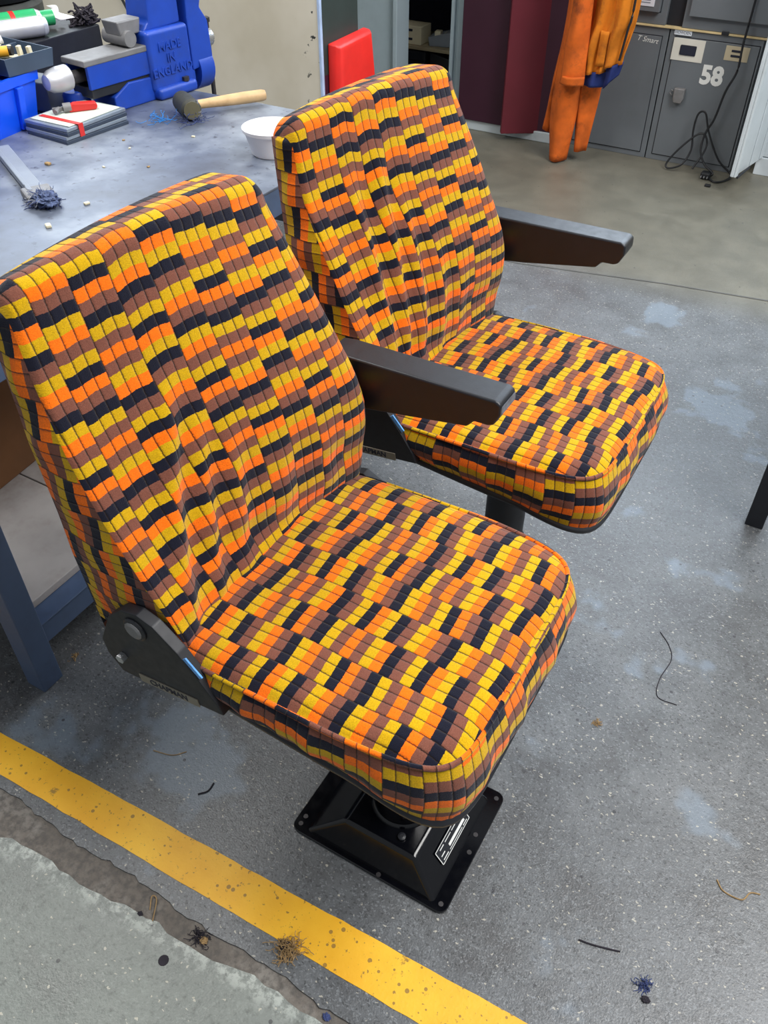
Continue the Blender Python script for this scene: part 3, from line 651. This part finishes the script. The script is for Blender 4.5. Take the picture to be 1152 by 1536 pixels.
sc = thing('spray_can', (-2.475, 1.975, BZ + .156), 1.15, 'green and silver spray can lying behind the trays', 'can')
MB().cyl((-.08, 0, .03), (.06, 0, .03), .03, n=24).build('body', GREENCAN, sc, True)
MB().cyl((-.02, 0, .03), (-.005, 0, .03), .0305, n=24).build('red_band', REDH, sc, True)
MB().cyl((.06, 0, .03), (.075, 0, .03), .031, .024, n=24).build('shoulder', STEEL, sc, True)
MB().cyl((.075, 0, .03), (.115, 0, .03), .022, n=20).build('cap', GREENCAN, sc, True)
ss = small('spray_can', MB().cyl((-.08, 0, .028), (.055, 0, .028), .028, n=24).cyl((.055, 0, .028), (.07, 0, .028), .029, .022, 24), SILVER, (-2.40, 1.935, BZ + .156), (0, 0, 1.15), 'plain silver can lying below the green spray can', 'can')
ty = thing('rubber_roll', (-2.70, 2.06, BZ + .156), .1, 'dark ribbed rubber roll at the top left corner of the photo', 'roll')
for i in range(4): MB().lathe([(.10, 0), (.16, .004), (.172, .02), (.172, .045), (.16, .06), (.10, .064)], 36, Matrix.Translation((.01 * sin(i * 2), 0, i * .062)), cap=True).build('ring', [RUBBER, BLACKST][i % 2], ty, True)
small('crate_block', MB().box(-.26, .26, -.15, .15, 0, .155, .006), BLACKST, (-2.61, 2.045, BZ), (0, 0, .0), 'black box under the rubber roll and cans', 'box')
pp = cloth('paper_scrap', [(-2.47, 1.06), (-2.44, 1.02)], [(-2.42, 1.05), (-2.37, 1.035)], 2.10, PLASTIC_W, None, 1, .015, 8, 10, thick=.001); tag(pp, 'crumpled white paper scrap behind the spray can', 'paper')
lint('tangled_rag', (-2.385, 2.165, BZ + .156), .03, 160, LINT_D, 'dark tangled rag heap behind the trays', 1.1, 5, fib=.003)

# --- grimy brush tool at left front of bench top
br = thing('wire_brush', (-1.73, 1.32, BZ), atan2(.185, -.351), 'grey steel brush tool clogged with blue lint, left front of the workbench', 'brush')
MB().box(.0, .40, -.022, .022, .006, .016, .003).box(.02, .40, .010, .022, .014, .024, .002).build('handle', MIDGREY, br)
MB().box(-.02, .05, -.035, .035, .0, .022, .005).build('head', STEELWORN, br)
lint('lint_clump', (-.03, 0, .0), .026, 200, LINT, '', .7, 8, br, .0006); lint('lint_clump', (-.02, .01, .005), .026, 90, paint('pale_lint', (150, 156, 170), .9), '', .7, 9, br, .0007)
clump('lint_core', (-.035, -.005, .0), .036, paint('grimy_lint', (72, 84, 116), .95, .5, 140), '', .45, 3, br)
for i, (x, y, s) in enumerate(((-1.90, 1.50, .008), (-1.62, 1.36, .007), (-1.60, 1.22, .009), (-1.86, 1.74, .004), (-1.80, 1.70, .004), (-1.71, 1.86, .005), (-1.66, 1.62, .004), (-1.76, 1.56, .004))):
    o = MB().box(-s, s, -s * .7, s * .7, 0, s * .8, s * .25).build('crumb', CREAM if i % 3 else LINT_T); o.location = (x, y, BZ); o.rotation_euler = (0, 0, i * 1.3)
    tag(o, ['tan crumb right of the brush handle', 'pale crumb between the brush tip and the front seat top', 'pale crumb nearest the front seat top', 'tiny crumb just in front of the steel plates', 'tiny crumb below the steel plate stack corner', 'tiny crumb near the mallet head', 'tiny crumb in the middle of the bench top', 'tiny pale crumb left of the bench top middle'][i], 'crumb', 'crumbs on the bench top')

# windows that let the daylight in, high above the picture
def window(n, x0, x1, y, z0, z1, label):
    f = MB().box(x0 - .05, x1 + .05, y, y + .04, z1, z1 + .05, .004).box(x0 - .05, x1 + .05, y, y + .04, z0 - .05, z0, .004).box(x0 - .05, x0, y, y + .04, z0, z1, .004).box(x1, x1 + .05, y, y + .04, z0, z1, .004).build('window_%d' % n, WHITE)
    struct(f, label)
    g = NT('daylight_pane_%d' % n); g.b.inputs['Emission Color'].default_value = (.82, .91, 1, 1); g.b.inputs['Emission Strength'].default_value = 3.0
    for k in range(3): MB().box(x0 + (x1 - x0) * k / 3 + .01, x0 + (x1 - x0) * (k + 1) / 3 - .01, y + .02, y + .03, z0, z1).build('pane', g.m, f)
    for k in (1, 2): MB().box(x0 + (x1 - x0) * k / 3 - .012, x0 + (x1 - x0) * k / 3 + .012, y, y + .035, z0, z1, .003).build('glazing_bar', WHITE, f)
window(1, -2.1, .9, 5.375, 2.2, 3.3, 'daylight window high above the lockers')
window(2, -4.6, -2.4, 3.105, 1.7, 2.5, 'daylight window in the cream wall')
# cable on the cream wall behind the vise
wc2 = MB().tube(catmull([(-3.35, 3.138, 1.5), (-3.30, 3.138, 1.0), (-3.20, 3.138, .86), (-3.12, 3.138, .72)], 30), .006, 6).tube(catmull([(-3.12, 3.136, 1.5), (-3.06, 3.136, .95), (-3.05, 3.136, .74)], 20), .010, 6).build('wall_cable', CORD)
tag(wc2, 'dark cables running down the cream wall behind the vise', 'cable')

# ------------------------------------------------------------------ the two seats
def seat(loc, rz, label, twist, near_mid, seed, base_off, arm_dx):
    T = thing('train_seat', loc, rz, label, 'seat', 'moquette driver seats'); rnd = random.Random(seed)
    # ---- pedestal base
    bo = Matrix.Translation(base_off)
    def rrect(x0, x1, y0, y1, r, n=5):
        out = []
        for (cx, cy, a0) in ((x1 - r, y1 - r, 0), (x0 + r, y1 - r, 90), (x0 + r, y0 + r, 180), (x1 - r, y0 + r, 270)):
            for k in range(n + 1): a = radians(a0 + 90 * k / n); out.append((cx + r * cos(a), cy + r * sin(a)))
        return out
    bp = MB().poly(rrect(-.178, .178, -.147, .142, .018), .0, .007, .0015, axis='z', M=bo, seg=1)
    t = bmesh.new()
    lo = [(-.145, -.137), (.150, -.137), (.150, .118), (-.145, .118)]; hi = [(-.066, -.110), (.092, -.110), (.092, .092), (-.066, .092)]
    a = [t.verts.new((x, y, .006)) for x, y in lo]; b = [t.verts.new((x, y, .082)) for x, y in hi]
    t.faces.new(b)
    for i in range(4): t.faces.new((a[i], a[(i + 1) % 4], b[(i + 1) % 4], b[i]))
    bmesh.ops.bevel(t, geom=[e for e in t.edges if not e.is_boundary], offset=.009, segments=4, profile=.5, affect='EDGES')
    bp._add(t, bo); base = bp.build('base_plate', BLACKGL, T, True, 30)
    for (x, y) in ((-.163, -.13), (-.163, -.112), (.163, -.13), (.165, -.01), (.163, .125), (-.163, .125), (.16, .03), (.03, -.1285 - .013)):
        MB().lathe([(.005, .0065), (.005, .0076)], 12, bo @ Matrix.Translation((x, y, 0))).build('fixing_hole', DARKSTEEL, base)
    MB().lathe([(.006, .0), (.008, .002), (.008, .006), (.004, .008)], 12, bo @ Matrix.Translation((.05, -.085, .082))).build('grease_nipple', BLACKST, base)
    # data plate on the front slope
    p0 = Vector((.150, 0, .006)); p1 = Vector((.092, 0, .082)); up = (p1 - p0).normalized()
    Mp = bo @ frame((.1235, -.012, .0405), (0, 1, 0), up)
    dp = MB().box(-.058, .058, -.0165, .0165, .0028, .0036, M=Mp).build('data_plate', BLACKST, base)
    fr = MB()
    for q in ((-.058, .058, .0153, .0165), (-.058, .058, -.0165, -.0153), (-.058, -.0565, -.0165, .0165), (.0565, .058, -.0165, .0165)): fr.box(q[0], q[1], q[2], q[3], .0036, .0042, M=Mp)
    fr.build('plate_border', INKW, dp)
    tx = MB()
    for (a0, a1, y, h) in ((-.045, -.03, .0095, .0018), (-.024, .0, .0095, .0014), (.004, .03, .0095, .0014), (-.05, -.036, -.002, .002), (-.02, .045, -.004, .006), (-.05, -.03, -.011, .0018), (-.024, .03, -.0115, .0012), (.034, .05, -.0115, .0016)):
        tx.box(a0, a1, y - h / 2, y + h / 2, .0036, .0042, M=Mp)
    tx.build('plate_print', INKW, dp)
    cb = bo @ Matrix.Translation((.013, -.012, 0))
    MB().lathe([(.066, .080), (.064, .086), (.060, .09), (.060, .25), (.056, .262)], 36, cb).build('pedestal_tube', BLACKGL, T, True)
    MB().lathe([(.046, .26), (.046, .455)], 32, bo @ Matrix.Translation((.013, -.012, 0))).build('inner_column', BLACKST, T, True)
    MB().box(-.16, .12, -.15, -.11, .455, .485, .004).box(-.16, .12, .11, .15, .455, .485, .004).box(-.08, .09, -.13, .13, .445, .465, .004).build('slide_rails', BLACKST, T)
    # ---- seat cushion
    NA, NR = 132, 26
    def outline(a, sc=1.0):
        n = 7.0; ca, sa = cos(a), sin(a)
        ax = .258; b_ = .256
        r = (abs(ca / ax) ** n + abs(sa / b_) ** n) ** (-1 / n)
        x, y = r * ca, r * sa
        y *= 1 - .045 * sstep(.05, .26, x)
        return -.052 + x * sc, y * sc
    # resample by equal arc length
    dense = [outline(2 * pi * i / 2000 + pi) for i in range(2001)]; cum = [0]
    for p, q in zip(dense, dense[1:]): cum.append(cum[-1] + math.hypot(q[0] - p[0], q[1] - p[1]))
    per = cum[-1]; ring = []; j = 0
    for i in range(NA):
        tgt = per * i / NA
        while cum[j + 1] < tgt: j += 1
        k = (tgt - cum[j]) / (cum[j + 1] - cum[j]); ring.append((dense[j][0] + k * (dense[j + 1][0] - dense[j][0]), dense[j][1] + k * (dense[j + 1][1] - dense[j][1])))
    seamz = lambda x, y: .634 + .003 * sin(9 * x + seed)
    V = [(-.052, 0, .660)]; U = [(0.03, -.052)]; F = []
    for r in range(1, NR + 1):
        q = 1 - (1 - r / NR) ** 1.35
        for i in range(NA):
            px, py = ring[i]; x = -.052 + (px + .052) * q; y = py * q
            z = .648 + .012 * (1 - q * q) - (q > .88) * .014 * ((q - .88) / .12) ** 2
            if q > .999: z = seamz(x, y)
            w = .0022 * sin(38 * x + 9 * y + seed) * (1 - q) + .0035 * exp(-((x - .11) / .02) ** 2) * sin(y * 26 + seed) * (1 - q ** 6)
            V.append((x, y, z + w)); U.append((y + .03 + .0015 * sin(x * 30 + seed), x + .002 * sin(y * 40)))
    for i in range(NA): F.append((0, 1 + i, 1 + (i + 1) % NA))
    for r in range(NR - 1):
        for i in range(NA):
            a, b2 = 1 + r * NA + i, 1 + r * NA + (i + 1) % NA; F.append((a, a + NA, b2 + NA, b2))
    cu = mesh('seat_cushion', V, F, MOQ, T, True, U)
    zb = lambda x: interp([(-.32, .566), (-.19, .552), (-.06, .540), (.06, .530), (.13, .518), (.19, .509), (.23, .508)], x)
    V = []; U = []; F = []; NB = 9
    for i in range(NA + 1):
        px, py = ring[i % NA]; s = per * i / NA
        nx, ny = px + .052, py; l = math.hypot(nx, ny); nx /= l; ny /= l
        an = 2 * pi * i / NA; wob = .003 * sin(an * 15 + seed) + .002 * sin(an * 34)
        for k in range(NB + 1):
            t = k / NB; z = seamz(px, py) + (zb(px) + .004 * sin(an * 11 + seed) - seamz(px, py)) * t
            b = .012 * sin(pi * min(1, t * 1.1)) - .010 * t ** 3 + wob * sin(pi * t) + .024 * t * sstep(.02, .2, px)
            V.append((px + nx * b, py + ny * b, z)); U.append((s, z))
    for i in range(NA):
        for k in range(NB): a = i * (NB + 1) + k; F.append((a, a + 1, a + NB + 2, a + NB + 1))
    mesh('seat_band', V, F, MOQ, T, True, U)
    # welt
    V = []; U = []; F = []; nt = 8
    for i in range(NA + 1):
        px, py = ring[i % NA]; l = math.hypot(px + .052, py); nx, ny = (px + .052) / l, py / l; s = per * i / NA
        for k in range(nt):
            a = 2 * pi * k / nt; V.append((px + nx * .0045 * cos(a), py + ny * .0045 * cos(a), seamz(px, py) + .0045 * sin(a))); U.append((s, .0045 * a + .9))
    for i in range(NA):
        for k in range(nt): F.append((i * nt + k, i * nt + (k + 1) % nt, (i + 1) * nt + (k + 1) % nt, (i + 1) * nt + k))
    mesh('welt', V, F, MOQ, cu, True, U)
    # black pan under the cushion
    V = []; F = []
    for i in range(NA):
        px, py = ring[i]; zz = zb(px)
        fx = 1 + .075 * sstep(.02, .2, px)
        for sc, z in ((.99 * fx, zz + .006), (.985 * fx, zz - .005), (.94 * fx, zz - .012), (.55, .485)): V.append((-.052 + (px + .052) * sc, py * sc, z))
    for i in range(NA):
        for k in range(3): a = i * 4 + k; b2 = ((i + 1) % NA) * 4 + k; F.append((a, b2, b2 + 1, a + 1))
    F.append([i * 4 + 3 for i in range(NA)]); F.append([i * 4 for i in range(NA)][::-1])
    mesh('seat_pan', V, F, BLACKST, T, True)
    # ---- backrest
    near = [(.585, -.222), (.64, -.240), (.78, -.305 + near_mid), (.85, -.34 + near_mid), (.92, -.365 + near_mid), (1.04, -.405), (1.16, -.432)]
    far = [(.585, -.232), (.63, -.232), (.77, -.222), (.85, -.238), (1.0, -.312), (1.08, -.355), (1.16, -.398)]
    back = [(.56, -.442), (.83, -.446), (1.0, -.464), (1.16, -.487)]
    def sm(tab, z): return (interp(tab, z - .03) + interp(tab, z) * 2 + interp(tab, z + .03)) / 4
    NS, NT_ = 56, 84
    ZB = .60
    hn = lambda z: interp([(.56, .236), (.75, .246), (.95, .244), (1.17, .226)], z)
    hf = lambda z: interp([(.56, .240), (.68, .270), (.80, .276), (.95, .258), (1.17, .232)], z)
    def wr(y, z):
        """cover slack: soft vertical and diagonal folds"""
        d = 0
        for (y0, sl, w, amp, za, zc) in folds:
            c = y - (y0 + sl * (z - .85)); g = exp(-(c / w) ** 2) - .6 * exp(-((c - 1.7 * w) / w) ** 2)
            d += amp * g * sstep(za, za + .12, z) * (1 - sstep(zc - .12, zc, z))
        d += .004 * sin(z * 60 + y * 20 + seed) * (1 - sstep(.66, .80, z))
        return d
    def xfront(s, z):
        k = sstep(-1, 1, s) * .75 + .25 * (s + 1) / 2
        x = sm(near, z) * (1 - k) + sm(far, z) * k
        x += .012 * (1 - s * s) * sstep(.95, 1.12, z) - .030 * (1 - s * s) * (1 - sstep(.62, .98, z)) * (.6 + .4 * sstep(.58, .7, z))
        return x
    if seed == 1: folds = [(-.13, .42, .020, .013, .60, 1.02), (-.075, .30, .016, .010, .60, .98), (-.02, .22, .018, .008, .60, .92), (.07, .12, .02, .006, .6, .86), (.15, -.05, .02, .005, .6, .84)]
    else: folds = [(-.15, .12, .018, .013, .62, 1.10), (-.09, .18, .016, .013, .60, 1.12), (-.035, .10, .016, .010, .60, 1.05), (.03, .05, .018, .007, .6, .95), (.10, .05, .02, .005, .6, .88)]
    def tw(x, y, z):
        a = twist * sstep(.6, 1.15, z); cx = -.38; c_, s_ = cos(a), sin(a)
        return (cx + (x - cx) * c_ - y * s_, (x - cx) * s_ + y * c_, z)
    def column(s):
        """profile for lateral position s: front bottom -> top -> back edge; returns [(x,z)]"""
        e = abs(s)
        drop = .0
        lim = .86 if s < 0 else .80; rr = .026 if s < 0 else .034
        if e > lim: drop = rr * (1 - sqrt(max(0, 1 - ((e - lim) / (1 - lim)) ** 2)))
        zt = 1.176 + .012 * (1 - s * s) + .005 * s - drop; R = .028
        rec = .0
        le, rc = (.965, .007) if s < 0 else (.86, .032)
        if e > le: rec = rc * (1 - sqrt(max(0, 1 - ((e - le) / (1 - le)) ** 2)))
        pts = []
        zf = zt - R
        for k in range(NT_ + 1):
            z = ZB + (zf - ZB) * k / NT_; yv = (s * hf(z) if s > 0 else s * hn(z))
            pts.append((xfront(s, z) - rec + wr(yv, z) * (1 - e ** 8), z))
        x0 = pts[-1][0]; xb = sm(back, zt - .02)
        for k in range(1, 11):
            a = pi / 2 * k / 10; pts.append((x0 - R * (1 - cos(a)), zf + R * sin(a)))
        x1 = x0 - R
        for k in range(1, 7): pts.append((x1 + (xb + .014 - x1) * k / 6, zt - .006 * (k / 6)))
        for k in range(1, 6):
            a = pi / 2 * k / 5; pts.append((xb + .014 - .014 * sin(a), zt - .006 - .014 * (1 - cos(a))))
        return pts
    V = []; U = []; F = []; cols = []
    for i in range(NS + 1):
        t_ = -1 + 2 * i / NS; s = sin(t_ * pi / 2) * .45 + t_ * .55
        pr = column(s); cols.append(pr); v = 0; px = None
        for (x, z) in pr:
            y = s * hf(z) if s > 0 else s * hn(z)
            if px: v += math.hypot(x - px[0], z - px[1])
            px = (x, z); V.append(tw(x, y, z)); U.append((y + .028, -v))
    n1 = len(cols[0])
    for i in range(NS):
        for k in range(n1 - 1): a = i * n1 + k; F.append((a, a + n1, a + n1 + 1, a + 1))
    mesh('backrest_cover', V, F, MOQ, T, True, U)
    # side panels
    for s in (-1, 1):
        pr = cols[0] if s < 0 else cols[-1]; V = []; U = []; F = []; ND = 8
        ftop = NT_ + 6
        for k in range(0, ftop + 1):
            x, z = pr[k]; zz = min(z, pr[-1][1]); xb = sm(back, z) if k < NT_ else sm(back, z) + .0
            xb = min(xb, x - .01); y = s * (hf(z) if s > 0 else hn(z))
            for d in range(ND + 1):
                q = d / ND; xx = x + (xb - x) * q
                bul = .006 * sin(pi * q) + .0025 * sin(z * 70 + q * 4 + seed) * sin(pi * q)
                V.append(tw(xx, y + s * bul, z)); U.append((z, xx))
        for k in range(ftop):
            for d in range(ND):
                a = k * (ND + 1) + d; f = (a, a + 1, a + ND + 2, a + ND + 1); F.append(f if s < 0 else f[::-1])
        # top cap closing the rounded corner
        c0 = len(V); topv = [pr[k] for k in range(ftop, n1)]
        for (x, z) in topv: V.append(tw(x, s * (hf(z) if s > 0 else hn(z)), z)); U.append((z, x))
        xb, zz = sm(back, pr[ftop][1]), pr[ftop][1]
        rowlast = [ftop * (ND + 1) + d for d in range(ND + 1)]
        F.append(rowlast + [c0 + i for i in range(len(topv) - 1, 0, -1)])
        mesh('side_panel', V, F, MOQ, T, True, U)
    # back panel
    V = []; U = []; F = []; nb = 30
    for i in range(NS + 1):
        t_ = -1 + 2 * i / NS; s = sin(t_ * pi / 2) * .45 + t_ * .55; zt = cols[i][-1][1]
        for k in range(nb + 1):
            z = .57 + (zt - .57) * k / nb; y = s * hf(z) if s > 0 else s * hn(z)
            x = (cols[i][-1][0] if k == nb else sm(back, z) - .004 * (1 - s ** 4)); V.append(tw(x, y, z)); U.append((y, z))
    for i in range(NS):
        for k in range(nb): a = i * (nb + 1) + k; F.append((a, a + 1, a + nb + 2, a + nb + 1))
    mesh('back_panel', V, F, MOQ, T, True, U)
    MB().box(-.440, -.232, -.225, .225, .545, .615, .012).build('backrest_foot', BLACKST, T)
    # ---- recliner brackets
    prof = [(-.338, .706), (-.372, .672), (-.406, .600), (-.402, .568), (-.378, .534), (-.29, .541), (-.21, .556), (-.165, .562), (-.175, .585), (-.20, .622), (-.235, .668), (-.275, .704), (-.305, .714)]
    for s in (-1, 1):
        y0, y1 = (-.272, -.252) if s < 0 else (.252, .272)
        hb = MB().poly(prof if s < 0 else [(x, min(z, .64)) for x, z in prof[2:11]], y0, y1, .0025).build('recliner_bracket', BRACKET, T, True, 30)
        yo = -.2725 if s < 0 else .2725
        Mo = lambda x, z: frame((x, yo, z), (1, 0, 0), (0, 0, 1) if s < 0 else (0, 0, -1))
        MB().lathe([(.022, 0), (.022, .002), (.019, .004)], 20, Mo(-.314, .678)).build('pivot_recess', BLACKST, hb)
        MB().lathe([(.0165, .002), (.0165, .005), (.012, .007)], 12, Mo(-.314, .678)).build('pivot_bolt', STEELWORN, hb)
        MB().lathe([(.0085, 0), (.0085, .010)], 6, Mo(-.362, .585)).build('fixing_bolt', STEEL, hb)
        if s < 0:
            Mt = frame((-.275, yo, .5545), (.13, 0, .0155), (-.0155, 0, .13))
            npl = MB().box(-.062, .062, -.009, .009, -.001, .0012, .0004, M=Mt).build('name_plate', BRASSY, hb)
            text_mesh('name_text', 'CHAPMAN', .0165, INKD, npl, Mt @ Matrix.Translation((0, 0, .0014)), .0003, bold=.0004)
            Mb = frame((-.212, yo + .004, .646), (.04, 0, -.045), (.045, 0, .04))
            MB().box(-.02, .02, -.004, .004, -.001, .002, .0005, M=Mb).build('blue_strip', paint('blue_white_strip', (96, 158, 224), .3, .3, 90), hb)  # small mottled blue-white strip on the bracket face
    # ---- armrest on the far side
    ap = [(-.33, .858), (-.30, .862), (.014, .866), (.024, .860), (.025, .840), (.014, .817), (.004, .813), (-.022, .812), (-.034, .797), (-.20, .768), (-.33, .748)]
    ap = [(x + (arm_dx if x > -.25 else 0), z) for x, z in ap]
    ar = MB().poly(ap, .286, .348, .0045, 3).build('armrest', BLACKPL, T, True, 40)
    MB().box(-.345, -.29, .25, .292, .77, .84, .005).build('arm_pivot', BLACKST, ar)
    if seed == 1: MB().poly([(.004 + arm_dx, .819), (.018 + arm_dx, .824), (.027 + arm_dx, .842), (.0255 + arm_dx, .858)], .2885, .3455, .002).build('worn_tip', paint('scuffed_tip', (104, 108, 116), .6, .4, 60), ar)
    return T
A = seat((-.42, .79, 0), 0, 'orange and yellow moquette driver seat nearest the camera, on a black pedestal', radians(-2.0), .0, 1, (0, -.003, 0), -.012)
B = seat((-.462, 1.476, 0), 0, 'orange and yellow moquette driver seat standing behind, farther from the camera', radians(-7.0), .02, 2, (-.04, -.068, 0), .014)

# ------------------------------------------------------------------ threads and lint on the floor
def thread(pts, r, mat, label, name='thread'):
    o = MB().tube(catmull([(x, y, z + r) for x, y, z in pts], 40), r, 5).build(name, mat); return tag(o, label, 'thread')
def gp(px, py):
    """floor point seen at a photograph position (surveyed offline with the camera above)"""
    f = 1260.; t = radians(42); yw = radians(30.3)
    fw = Vector((-sin(yw) * cos(t), cos(yw) * cos(t), -sin(t))); rt = Vector((cos(yw), sin(yw), 0)); up = rt.cross(fw)
    d = fw * f + rt * (px - 576) - up * (py - 768); k = -1.65 / d.z; return (d.x * k, d.y * k, 0)
thread([gp(990, 948), gp(1003, 968), gp(1007, 990), gp(990, 1018), gp(986, 1045), gp(1015, 1058)], .0010, LINT_D, 'long dark thread curling on the floor right of the front seat')
thread([gp(1075, 1320), gp(1085, 1337), gp(1112, 1350), gp(1125, 1340), gp(1140, 1342)], .0014, LINT_T, 'tan thread on the floor near the right edge')
thread([gp(297, 1192), gp(312, 1187), gp(321, 1175)], .0017, LINT_D, 'short dark bent thread left of the black pedestal base')
thread([gp(230, 1126), gp(258, 1133), gp(280, 1128)], .0010, LINT_T, 'pale tan thread above the yellow line')
thread([gp(868, 1410), gp(890, 1418), gp(930, 1428)], .0016, LINT_D, 'dark thread on the floor at the bottom right')
thread([gp(225, 1365), gp(228, 1345), gp(235, 1350), gp(229, 1382)], .0012, LINT_T, 'curled pale thread in the floor joint')
lint('lint_tuft', (gp(432, 1425)[0], gp(432, 1425)[1], .001), .02, 130, LINT_T, 'tan and dark lint tuft on the lower edge of the yellow line', .5, 11)
lint('lint_tuft', (gp(300, 1405)[0], gp(300, 1405)[1], -.004), .014, 60, LINT_D, 'dark lint tuft in the floor joint', .5, 12)
lint('lint_tuft', (gp(965, 1480)[0], gp(965, 1480)[1], 0), .012, 50, LINT, 'blue lint tuft on the floor at the bottom right', .3, 13)
lint('lint_tuft', (gp(895, 1085)[0], gp(895, 1085)[1], 0), .009, 30, LINT_T, 'small tan lint tuft beside the pale floor patch', .4, 14)
lint('lint_tuft', (gp(115, 985)[0], gp(115, 985)[1], 0), .010, 22, LINT_T, 'pale lint tuft on the floor beside the bench leg', .3, 15)
for (px, py, r, mat, lab, sd) in ((428, 1420, .010, LINT_D, 'dark fluff lump on the lower edge of the yellow line', 4), (305, 1410, .008, LINT_T, 'tan fluff lump in the floor joint', 6), (210, 1370, .005, LINT_D, 'small dark fluff speck in the floor joint', 8), (490, 1525, .007, LINT, 'blue fluff speck at the lower end of the floor joint', 9), (968, 1500, .007, LINT_D, 'dark fluff lump at the bottom right of the floor', 12)):
    p = gp(px, py); clump('fluff', (p[0], p[1], 0 if px > 600 or px == 428 else -.004), r, mat, lab, .4, sd)
for (px, py, r) in ((245, 1440, .010),):
    p = gp(px, py); o = MB().lathe([(r, 0), (r * .9, .001)], 14).build('oil_spot', LINT_D); o.location = (p[0], p[1], -.002); tag(o, 'dark round spot on the pale front slab', 'spot')
